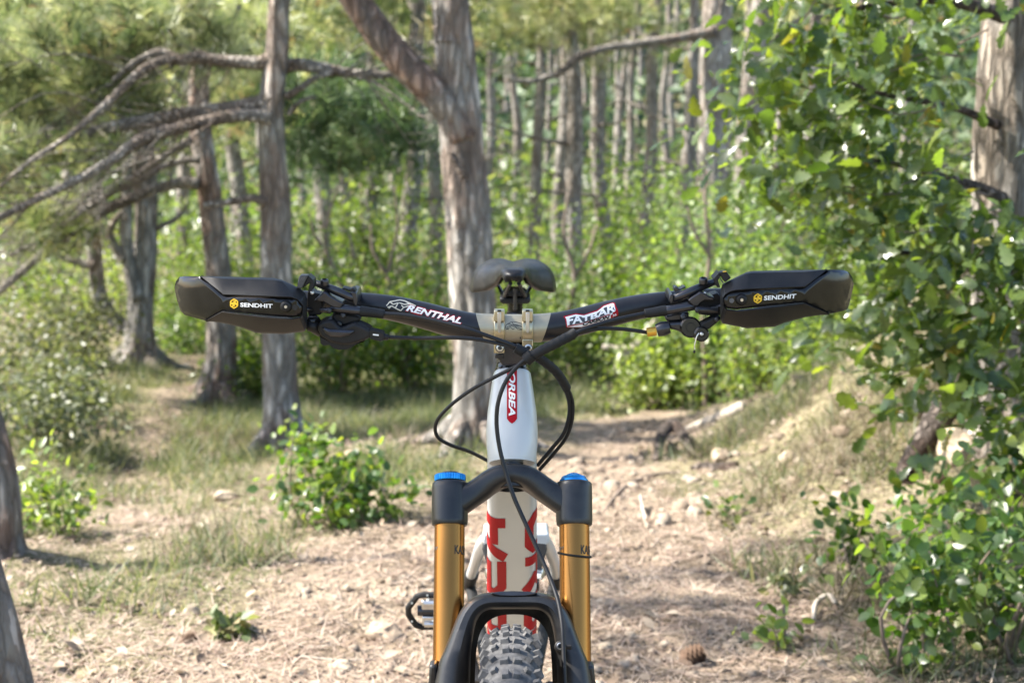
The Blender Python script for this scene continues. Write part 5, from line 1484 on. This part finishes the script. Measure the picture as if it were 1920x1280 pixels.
# the word sits low in the middle and grows towards its ends
tvf = text2d('FATBAR', offset=.035, maxedge=.05)
def word(x, y):
    X = 285 + 1085*x
    top = np.interp(X, [285,480,660,960,1105,1300,1370], [632,592,640,545,430,350,360])
    bot = np.interp(X, [285,600,900,1250,1370], [838,768,678,560,515])
    return g6(X, bot+(top-bot)*y)
decal('lettering', tvf, lambda x, y: on_bar(*word(x, y), .0014), 'white_print', bar)
strokes('emblem', [[(290,858),(600,800),(900,702),(1250,585)]], 1.5, lambda a, b: on_bar(a, b, .0012), 'red', bar, g6)
decal('lettering', text2d('CARBON', offset=.05, shear=.15, maxedge=.08), lambda x, y: on_bar(*quad_map(g6(620,850), g6(1225,685), g6(640,760), g6(1240,598))(x, y), .0013), 'black_print', bar)
decal('decal_ground', poly2d([g6(*p) for p in [(1262,600),(1425,540),(1425,612),(1262,672)]], 4), lambda x, y: on_bar(x, y, .0011), 'red', bar)
decal('lettering', text2d('35', offset=.02, maxedge=.2), lambda x, y: on_bar(*quad_map(g6(1305,640), g6(1390,612), g6(1305,590), g6(1390,565))(x, y), .0016), 'white_print', bar)
for (xa, xb) in ((364, 560), (1372, 1566)):
    pts = [(x, np.interp(x, [p[0] for p in BP], [p[1] for p in BP])) for x in np.linspace(xa, xb, 12)]
    rod('grip', [pix(x, y, bar_y(x)) for x, y in pts], .0155, 'rubber', bar, n=24)

# --- hand guards
def guard(name, O, B, tip, sgn, label=None):
    g = empty(name, parent=bike)
    if label: g['label'] = label
    def yg(px, extra=0.): x = abs(px-963)/1490.; return .247 + .070*max(0, (x-.27)/.16)**2.2 + extra
    # body: rim, slope, step to the panel
    rows_ = []
    for (ox, oy), (bx, by) in zip(O, B):
        same = abs(ox-bx)+abs(oy-by) < .5
        k = .0 if same else 1.
        m1 = (bx+(ox-bx)*.10, by+(oy-by)*.10); m2 = (bx+(ox-bx)*.9, by+(oy-by)*.9)
        rows_.append([pix(bx, by, yg(bx, .003)), pix(*m1, yg(m1[0], -.0035*k)), pix(*m2, yg(m2[0], .017*k)), pix(ox, oy, yg(ox, .026*k+.003*(1-k))), pix(ox, oy, yg(ox, .038*k+.012*(1-k)))])
    V = [tuple(v) for r in rows_ for v in r]; k = 5
    F = [(i*k+j, i*k+j+1, (i+1)*k+j+1, (i+1)*k+j) for i in range(len(rows_)-1) for j in range(k-1)]
    part('shell', (np.array(V), F), 'matte_black', g, angle=25, bevel=.0012, solid=.0025)
    # glossy panel that runs out into the bent tip
    ring = list(B) + list(tip)
    bm = bmesh.new(); vs_ = [bm.verts.new((x, y, 0)) for x, y in ring]; bm.faces.new(vs_); bmesh.ops.triangulate(bm, faces=bm.faces)
    for _ in range(4):
        es = [e for e in bm.edges if e.calc_length() > 14]
        if not es: break
        bmesh.ops.subdivide_edges(bm, edges=es, cuts=1); bmesh.ops.triangulate(bm, faces=bm.faces)
    bm.verts.index_update()
    V = []
    tx = np.mean([p[0] for p in tip])
    ytop = min(p[1] for p in tip); ybot = max(p[1] for p in tip)
    for v in bm.verts:
        far = abs(v.co.x-963)
        f = max(0, min(1, (far-520)/110.))
        up = max(0, 1-(v.co.y-ytop)/26.)*f; dn = max(0, 1-(ybot-v.co.y)/22.)*f
        end = max(0, (far-600)/36.)
        V.append(tuple(pix(v.co.x, v.co.y, yg(v.co.x, .0+.006*up**1.5+.006*dn**1.5+.010*end**2))))
    F = [tuple(v.index for v in f.verts) for f in bm.faces]; bm.free()
    o = part('panel', (np.array(V), F), 'gloss_black', g, angle=60, solid=.003)
    return g, (lambda px, py, lift=.0008: pix(px, py, yg(px, -lift)))
Lo = [(215,163),(335,165),(600,172),(640,180),(745,228),(770,250),(778,290),(780,430),(768,455),(655,469),(510,463),(420,430),(330,410),(240,398)]
Lb = [(215,163),(335,270),(620,281),(700,283),(725,290),(740,304),(755,322),(752,362),(738,376),(700,382),(560,372),(420,357),(330,345),(240,398)]
Lt = [(130,368),(108,345),(88,285),(76,222),(84,190),(102,168),(130,163)]
gl, onl = guard('hand_guard', [c1(*p) for p in Lo], [c1(*p) for p in Lb], [c1(*p) for p in Lt], -1, 'dusty hand guard on the shifter side')
Ro = [(1670,128),(1550,130),(1270,135),(1240,142),(1150,185),(1115,203),(1104,235),(1102,390),(1115,413),(1245,439),(1390,430),(1440,410),(1550,380),(1680,362)]
Rb = [(1670,128),(1550,228),(1250,241),(1175,247),(1150,252),(1132,264),(1118,280),(1122,318),(1138,334),(1190,340),(1340,322),(1440,312),(1550,300),(1680,362)]
Rt = [(1750,348),(1775,338),(1786,310),(1810,205),(1805,175),(1785,142),(1755,130)]
gr, onr = guard('hand_guard', [c2(*p) for p in Ro], [c2(*p) for p in Rb], [c2(*p) for p in Rt], 1, 'clean black hand guard on the seat-dropper side')
def hexlogo(cx, cy, r, fn, parent, sk=0.):
    # hexagon ring with two inner bent bars
    pts = [(cx+r*.88*sin(a), cy-r*cos(a)+sk*r*.88*sin(a)) for a in [i*pi/3 for i in range(6)]]
    lines = [pts+[pts[0]]]
    L = lambda x, y: (cx+x*r, cy+y*r+sk*x*r)
    lines += [[L(-.62,-.28), L(.0,.08), L(.0,.62)], [L(.62,.28), L(.0,-.08), L(.0,-.62)], [L(-.62,-.05), L(-.1,.28), L(-.35,.62)], [L(.62,.05), L(.1,-.28), L(.35,-.62)]]
    strokes('emblem', lines, r*.27, fn, 'yellow_print', parent, lambda a, b: (a, b))
hexlogo(*c1(392,308), 8.6, onl, gl)
decal('lettering', text2d('SENDHIT', offset=.03, maxedge=.3), lambda x, y: onl(*quad_map(c1(425,325), c1(596,332), c1(425,303), c1(596,310))(x, y)), 'white_print', gl)
hexlogo(*c2(1301,281), 8.6, onr, gr, -.07)
decal('lettering', text2d('SENDHIT', offset=.03, maxedge=.3), lambda x, y: onr(*quad_map(c2(1333,291), c2(1502,280), c2(1335,267), c2(1506,256))(x, y)), 'white_print', gr)
for (g, fn, c) in ((gl, onl, c1(668,322)), (gr, onr, c2(1214,286))):
    p = fn(*c, 0)
    part('bolt', revolve(p, (0,-1,0), [(-.001,.0072),(.0015,.0072),(.0042,.0058),(.0052,.0040),(.0052,.0026),(.0030,.0024)], 28), 'matte_black', g, angle=50)
    part('bolt_socket', revolve(p, (0,-1,0), [(.0024,.0023),(.0050,.0020)], 6), 'steel', g)
part('slot', revolve(onl(*c1(714,328), 0), (0,-1,0), [(-.001,.0035),(.0004,.0035)], 16), 'black_print', gl)
part('slot', revolve(onr(*c2(1163,292), 0), (0,-1,0), [(-.001,.0030),(.0004,.0030)], 16), 'grey_print', gr)

# --- brake levers
def lever(parent_label, cv, m, sgn):
    """cv: converts detail coordinates; m: dictionary of outlines"""
    b = empty('brake_lever', parent=bike)
    Yf = YB-.040
    for nm, pts, mat in m['tubes']:
        n_ = len(pts)
        part(nm, tube([pix(*cv(x, y), Yf+dy) for x, y, r, dy in pts], [r*cv.k*mpp(Yf, 560) for x, y, r, dy in pts], n=20, steps=max(8, n_*5)), mat, b, angle=50)
    for nm, pts, y0, y1, mat, bev in m['polys']:
        part(nm, polyx([cv(*p) for p in pts], Yf+y0, Yf+y1), mat, b, bevel=bev)
    for nm, x, y, dy, r, mat in m['bolts']:
        bolt(*cv(x, y), Yf+dy, r, b, mat, nm, axis=((0,-.25,1) if nm == 'bolt' else (0,-1,.12)), h=(.0035 if nm == 'bolt' else .002))
    return b
class CV:
    def __init__(s, f, k): s.f = f; s.k = k
    def __call__(s, x, y): return s.f(x, y)
cvl, cvr = CV(e1, 1/7.109), CV(e2, 1/6.736)
lever('', cvl, {
    'tubes': [('reservoir', [(225,215,42,.012),(330,255,50,.006),(520,330,58,.0),(680,400,56,.0),(745,430,50,.004),(762,440,34,.006)], 'anod_black'),
              ('cylinder', [(440,548,56,-.004),(560,560,62,-.006),(760,582,60,-.006),(830,590,58,-.004)], 'anod_black'),
              ('hose_boot', [(820,590,72,-.004),(900,600,70,-.004),(1000,612,66,-.004),(1100,628,64,-.004),(1135,632,60,-.004),(1142,633,40,-.004)], 'rubber'),
              ('lever_blade', [(240,585,30,.010),(60,560,32,.0),(-300,520,30,.004),(-800,470,26,.02),(-1100,450,24,.03)], 'anod_black'),
              ('adjuster', [(290,575,30,-.012),(400,580,42,-.014),(430,582,38,-.014)], 'anod_black')],
    'polys': [('lever_arm', [(200,455),(330,335),(360,340),(420,390),(540,455),(600,480),(560,560),(440,540),(330,470)], -.012, .018, 'anod_black', .0016),
              ('clamp_band', [(700,330),(770,350),(785,420),(780,520),(740,520),(720,440)], -.004, .050, 'anod_black', .001),
              ('pivot', [(115,330),(170,320),(210,350),(300,370),(320,520),(300,640),(140,660),(110,600)], .004, .030, 'matte_black', .0014),
              ('reservoir_cap', [(570,290),(600,278),(680,300),(715,282),(745,295),(765,345),(720,352)], .0, .018, 'matte_black', .002)],
    'bolts': [('bolt', 345,200,-.002,.0052,'anod_black'), ('adjuster_screw', 408,584,-.020,.0030,'anod_black'), ('pivot_pin', 180,345,-.004,.0026,'steel')]}, -1)
lever('', cvr, {
    'tubes': [('reservoir', [(1080,255,42,.012),(960,300,50,.006),(800,370,56,.0),(660,430,56,.0),(560,470,52,.004),(535,480,36,.006)], 'anod_black'),
              ('cylinder', [(840,560,54,-.004),(720,575,58,-.006),(520,610,58,-.006),(460,620,56,-.004)], 'anod_black'),
              ('hose_boot', [(470,618,68,-.004),(400,628,66,-.004),(300,645,62,-.004),(215,655,58,-.004),(195,658,52,-.004),(188,659,34,-.004)], 'rubber'),
              ('lever_blade', [(960,590,30,.010),(1200,560,32,.0),(1500,520,30,.004),(2000,470,26,.02),(2300,440,24,.03)], 'anod_black'),
              ('adjuster', [(1110,620,40,-.010),(960,610,44,-.012),(860,610,42,-.014),(835,610,36,-.014)], 'anod_black')],
    'polys': [('lever_arm', [(740,490),(800,445),(900,385),(950,400),(1010,440),(1080,455),(1060,500),(960,490),(900,530),(860,580),(800,560)], -.012, .018, 'anod_black', .0016),
              ('clamp_band', [(515,420),(550,410),(560,470),(550,530),(515,530),(500,470)], -.004, .050, 'anod_black', .001),
              ('pivot', [(900,500),(1000,440),(1110,400),(1150,430),(1150,680),(1050,690),(880,670),(840,620)], .004, .030, 'matte_black', .0014),
              ('reservoir_cap', [(560,330),(590,318),(640,350),(700,315),(720,330),(640,370),(575,390)], .0, .018, 'anod_black', .001)],
    'bolts': [('bolt', 935,238,-.002,.0054,'anod_black'), ('adjuster_screw', 860,610,-.022,.0032,'anod_black'), ('pivot_pin', 955,405,-.008,.0024,'steel')]}, 1)
# guard mounts clamped at the inner end of the grips
part('guard_mount', polyx([e1(-25,285),e1(5,135),e1(22,114),e1(125,116),e1(45,285)], .262, .276), 'dark_grey', gl, bevel=.0008)
part('guard_mount', polyx([e1(45,288),e1(126,117),e1(196,182),e1(205,262),e1(168,330),e1(120,330),e1(150,215)], .264, .290), 'matte_black', gl, bevel=.0008)
part('guard_mount', polyx([e2(1140,140),e2(1225,125),e2(1285,208),e2(1215,262),e2(1200,255)], .262, .276), 'matte_black', gr, bevel=.0008)
part('guard_mount', polyx([e2(1060,222),e2(1136,142),e2(1160,180),e2(1120,240),e2(1150,330),e2(1110,330),e2(1098,280)], .264, .290), 'matte_black', gr, bevel=.0008)
part('guard_mount', polyx([e2(1135,205),e2(1145,200),e2(1192,268),e2(1180,276)], .262, .268), 'dark_grey', gr)
part('mount_mark', polyx([e2(1180,126),e2(1225,122),e2(1230,132),e2(1185,137)], .2595, .262), 'yellow_print', gr)
decal('lettering', text2d('RF', offset=.02, maxedge=.3), lambda x, y: pix(*quad_map(e1(20,185), e1(75,178), e1(35,140), e1(88,135))(x, y), .2612), 'grey_print', gl)

# --- gear shifter (picture left) and seat-dropper remote (picture right)
shf = empty('shifter', parent=bike)
ys_ = YB-.045
part('bracket', polyx([e1(440,620),e1(520,600),e1(740,640),e1(825,660),e1(820,740),e1(740,760),e1(600,800),e1(440,790)], ys_+.002, ys_+.03), 'matte_black', shf, bevel=.004)
so_ = [(245,770),(330,720),(440,700),(560,820),(740,745),(880,800),(965,850),(970,930),(880,985),(700,1040),(600,1050),(420,1010),(300,935),(255,850)]
part('pod', polyx([e1(*p) for p in so_], ys_-.012, ys_+.022), 'matte_black', shf, bevel=.007, seg=4)
part('pod_face', polyx([e1(*p) for p in [(300,800),(420,835),(600,845),(755,850),(700,915),(560,945),(430,940),(350,890)]], ys_-.0155, ys_-.008), 'anod_black', shf, bevel=.003)
part('thumb_paddle', polyx([e1(*p) for p in [(280,930),(420,1000),(620,1035),(860,1000),(880,985),(760,1040),(640,1100),(540,1108),(470,1090),(410,1040),(330,1050),(290,1020)]], ys_-.006, ys_+.03), 'matte_black', shf, bevel=.003)
part('release_lever', tube([pix(*e1(290,850), ys_+.01), pix(*e1(200,800), ys_), pix(*e1(120,790), ys_)], [.008,.0075,.006], n=14, steps=6), 'matte_black', shf)
part('release_lever', tube([pix(*e1(140,740), ys_+.006), pix(*e1(190,715), ys_+.004), pix(*e1(250,770), ys_+.01)], [.006,.008,.007], n=14, steps=6), 'gloss_black', shf)
bolt(*e1(538,768), ys_-.001, .0042, shf, 'gloss_black'); bolt(*e1(590,648), ys_-.002, .0036, shf, 'anod_black')
part('cable_stop', polyx([e1(*p) for p in [(945,850),(960,838),(1100,870),(1135,895),(1125,985),(1090,995),(960,965),(940,940)]], ys_-.012, ys_+.006), 'matte_black', shf, bevel=.003)
part('indicator', polyx([e1(990,893),e1(1068,903),e1(1066,922),e1(988,913)], ys_-.0126, ys_-.0118), 'white_print', shf)
part('ferrule', tube([pix(*e1(1120,930), ys_-.004), pix(*e1(1195,938), ys_-.004)], [.0045,.0035], n=14), 'matte_black', shf)
rem = empty('dropper_remote', parent=bike)
part('bracket', polyx([e2(*p) for p in [(455,690),(600,655),(750,640),(755,710),(720,745),(560,760),(465,760)]], ys_+.004, ys_+.03), 'anod_black', rem, bevel=.003)
part('body', polyx([e2(*p) for p in [(495,775),(640,765),(690,745),(800,745),(880,790),(890,860),(860,930),(800,945),(680,935),(640,885),(500,855)]], ys_-.004, ys_+.018), 'anod_black', rem, bevel=.004, seg=3)
part('pivot', revolve(pix(*e2(770,830), ys_-.004), (0,-1,.1), [(-.005,.013),(.002,.013),(.004,.011),(.004,.006),(.006,.0055)], 28), 'gloss_black', rem)
part('thumb_lever', polyx([e2(*p) for p in [(860,810),(1060,700),(1150,690),(1155,740),(1000,865),(900,870)]], ys_-.006, ys_+.012), 'matte_black', rem, bevel=.004)
part('cable_clamp', revolve(pix(*e2(905,915), ys_-.008), (0.1,-1,.1), [(-.008,.0095),(.003,.0095),(.005,.0075),(.005,.0035),(.003,.003)], 24), 'gloss_black', rem)
bolt(*e2(685,700), ys_, .0042, rem, 'anod_black'); bolt(*e2(1100,730), ys_-.008, .003, rem, 'anod_black'); bolt(*e2(912,915), ys_-.0125, .0026, rem, 'steel')
part('barrel_adjuster', tube([pix(*e2(505,830), ys_-.002), pix(*e2(420,850), ys_-.002), pix(*e2(345,872), ys_-.002)], [.0078,.0092,.0078], n=20, steps=6), 'anod_black', rem, angle=50)
part('ferrule', tube([pix(*e2(340,880), ys_-.002), pix(*e2(222,895), ys_-.002)], [.0058,.0056], n=20), 'orange_ferrule', rem)
part('cable_end', tube([pix(*e2(880,905), ys_-.014), pix(*e2(850,950), ys_-.014), pix(*e2(835,1010), ys_-.014), pix(*e2(822,1070), ys_-.014), pix(*e2(828,1110), ys_-.014)], .0008, n=6, steps=10), 'steel', rem)
part('cable_cap', revolve(pix(*e2(820,1140), ys_-.014), (0,0,1), [(-.002,.0006),(0,.0017),(.002,.0006)], 8), 'rubber', rem)

# --- hoses and cables
hs_ = YB-.045
def cable(name, pts, r, steps=60, mat='hose'):
    return rod(name, [pix(x, y, Y) for x, y, Y in pts], r, mat, bike, n=12, steps=steps)
cable('brake_hose', [(720,588,hs_),(760,591,hs_-.004),(820,602,hs_-.012),(880,618,.262),(935,637,.258),(980,655,.256),(1015,674,.262),(1042,700,.28),(1062,735,.30),(1068,770,.315),(1058,810,.33),(1035,840,.345),(1008,872,.36)], .0026)
cable('gear_cable', [(727,632,hs_),(790,633.5,hs_),(850,633,.272),(900,637,.264),(950,648,.258),(985,661,.260),(1020,682,.268),(1050,708,.286),(1070,740,.305),(1074,775,.318),(1064,815,.335),(1040,848,.35),(1012,880,.365)], .0024)
cable('front_brake_hose', [(1208,588,hs_),(1160,598,hs_-.01),(1110,612,.262),(1075,626,.254),(1040,642,.248),(1005,661,.246),(975,682,.246),(950,712,.244),(935,750,.242),(931,790,.240),(936,835,.236),(947,880,.228),(963,930,.216),(985,980,.204),(1008,1030,.19),(1030,1080,.172),(1046,1125,.150),(1054,1170,.130),(1056,1205,.118),(1058,1260,.10),(1062,1330,.085)], .0027, 110)
cable('dropper_cable', [(1213,623,hs_),(1170,617,hs_-.006),(1125,616,.268),(1085,624,.258),(1045,644,.254),(1005,667,.254),(965,688,.258),(925,708,.265),(880,733,.275),(840,764,.285),(818,792,.295),(820,818,.305),(845,834,.315),(880,846,.335),(915,864,.36),(930,876,.38)], .0024, 90)
# spiral wraps and sleeves where the cables run together
def wrap(pts, r, turns, name='cable_wrap'):
    P = [pix(x, y, Y) for x, y, Y in pts]
    V, F = tube(P, r, n=14, steps=turns*6, rfun=lambda t, a, p: 1+.022*np.sign(np.sin(a+t*turns*2*pi)))
    return part(name, (V, F), 'rubber', bike, angle=30)
wrap([(1074,627,.2535),(1045,642,.2485),(1012,659,.2475),(988,674,.2495)], .0062, 9)
wrap([(1006,668,.259),(1030,685,.270),(1048,703,.283),(1063,728,.298)], .0058, 7)
part('cable_sleeve', tube([pix(998,665,.2475), pix(986,675,.2485)], [.0078,.0078], n=16), 'rubber', bike)
part('cable_sleeve', tube([pix(966,652,.2555), pix(984,661,.2565)], [.0066,.0066], n=16), 'rubber', bike)
part('wrap_end', tube([pix(1080,621,.2525), pix(1070,629,.2525)], [.0058,.0064], n=16), 'rubber', bike)

# --- saddle and post
sd = empty('saddle', parent=bike)
G = 49; H = 40
V = []
for i in range(H+1):
    s = i/H                                     # nose to rear
    y = .865 + .262*s
    hw = 1.04*np.interp(s, [0,.04,.12,.3,.45,.6,.75,.88,.96,1], [.012,.017,.0205,.023,.031,.048,.067,.0725,.066,.040])
    top = np.interp(s, [0,.05,.15,.4,.6,.75,.9,1], [1.026,1.034,1.0355,1.029,1.024,1.022,1.021,1.016])
    for j in range(G):
        t = -1 + 2*j/(G-1)
        rim = np.interp(s, [0,.12,.3,.45,.6,.8,1], [.012,.014,.019,.034,.047,.056,.050])
        a = abs(t)
        # rounded wings: crowned top that rolls over to the rim
        z = top - rim*(.22*a**2+.78*a**5) - .0036*np.exp(-(t*hw/.011)**2)*np.interp(s, [0,.12,.3,.85,1], [0,.3,1,1.3,.9])
        wingup = np.interp(s, [0,.4,.7,.9,1], [0,.0005,.002,.003,.003])
        z += wingup*np.exp(-((a-.45)/.28)**2)
        x = hw*np.sign(t)*(a*1.12 if a < .6 else .672+.328*sin((a-.6)/.4*pi/2))
        V.append((BX+x, y + (.012*a*a if s > .9 else 0)*-1 + (.006*a*a if s < .08 else 0), z))
F = [(i*G+j, i*G+j+1, (i+1)*G+j+1, (i+1)*G+j) for i in range(H) for j in range(G-1)]
part('cover', (np.array(V), F), 'seat', sd, angle=60, solid=.011)
for sx in (-1, 1):
    part('rail', tube([pix(965+sx*8,531,.90), pix(965+sx*10,535,.915), pix(965+sx*19,556,.955), pix(965+sx*19.5,557,1.02), pix(965+sx*30,536,1.08)], .0034, n=10, steps=24), 'anod_black', sd)
post = empty('seat_post', parent=bike)
part('upper_clamp', polyx([(945,549),(952,546),(978,546),(986,549),(989,556),(942,556)], .955, 1.01), 'matte_black', post, bevel=.002)
part('lower_clamp', polyx([(937,558),(994,558),(995,567),(988,570),(943,570),(937,567)], .955, 1.01), 'matte_black', post, bevel=.003)
part('clamp_bolt', tube([pix(966,541,.952), pix(966,580,.952)], .0035, n=12), 'anod_black', post)
PP = Vector((BX, .985, .95)); PD = Vector((0, -.30, -.95)).normalized()
part('post_head', tube([pix(966,562,.975), pix(966,575,.978), pix(966,590,.982)], [.013,.0125,.0135], n=24, steps=6), 'gloss_black', post)
pc = pix(966, 575, .98)
part('tube', revolve(pc, Vector((0,-.06,-1)), [(0,.0125),(.008,.0125),(.0085,.0150),(.016,.0150),(.0165,.0168),(.20,.0168)], 28), 'gloss_black', post, angle=40)

# --- cranks and pedals
for sx, ca in ((-1, radians(25)), (1, radians(205))):
    e = Vector((sx*.088, .82+.168*cos(ca), .352+.168*sin(ca)))
    part('crank', tube([Vector((sx*.062,.82,.345)), Vector((sx*.076,.82+.084*cos(ca),.345+.084*sin(ca))), e], [.017,.013,.014], n=14, steps=8), 'anod_black', bike)
    pd = empty('pedal', parent=bike)
    cx = sx*.134
    pl = lambda x, h: Vector((cx + sx*x, e.y - h*.25, e.z + h*.97))          # platform hangs nearly facing the camera
    ring = [(-.034,.030),(.018,.033),(.030,.030),(.046,.006),(.046,-.008),(.034,-.030),(.024,-.034),(-.034,-.034)]
    rp = [pl(x, h) for x, h in ring]; 
    part('cage', tube(rp + [rp[0]], .0058, n=8), 'matte_black', pd, angle=30)
    part('body', tube([pl(-.046,0), pl(.030,0)], [.011,.009], n=16), 'anod_black', pd)
    for h in (.0165, -.0165):
        part('cleat_plate', box(pl(0, h)+Vector((0,-.010,0)), (.044,.008,.017)), 'steel', pd, bevel=.002)
        part('spring', tube([pl(-.018, h*1.3)+Vector((0,-.016,0)), pl(.018, h*1.3)+Vector((0,-.016,0))], .0055, n=12), 'steel', pd)
        part('binding', tube([pl(-.012,h*1.75)+Vector((0,-.010,0)), pl(0,h*.9)+Vector((0,-.013,0)), pl(.012,h*1.75)+Vector((0,-.010,0))], .0030, n=8, steps=8), 'steel', pd)
    for (x, h) in ((-.02,.033),(.012,.034),(.039,.018),(.040,-.02),(.0,-.034),(-.022,-.034)):
        part('pin', revolve(pl(x, h)+Vector((0,-.005,0)), (0,-1,.2), [(0,.0020),(.004,.0018)], 8), 'steel', pd)
ch = []
part('chainring', revolve((-.052,.82,.345), (1,0,0), [(0,.060),(0,.066),(.003,.066),(.003,.060)], 48, cap=False), 'anod_black', bike)
part('shock', tube([Vector((0,.62,.66)), Vector((0,.86,.56))], [.022,.022], n=20), 'matte_black', bike)
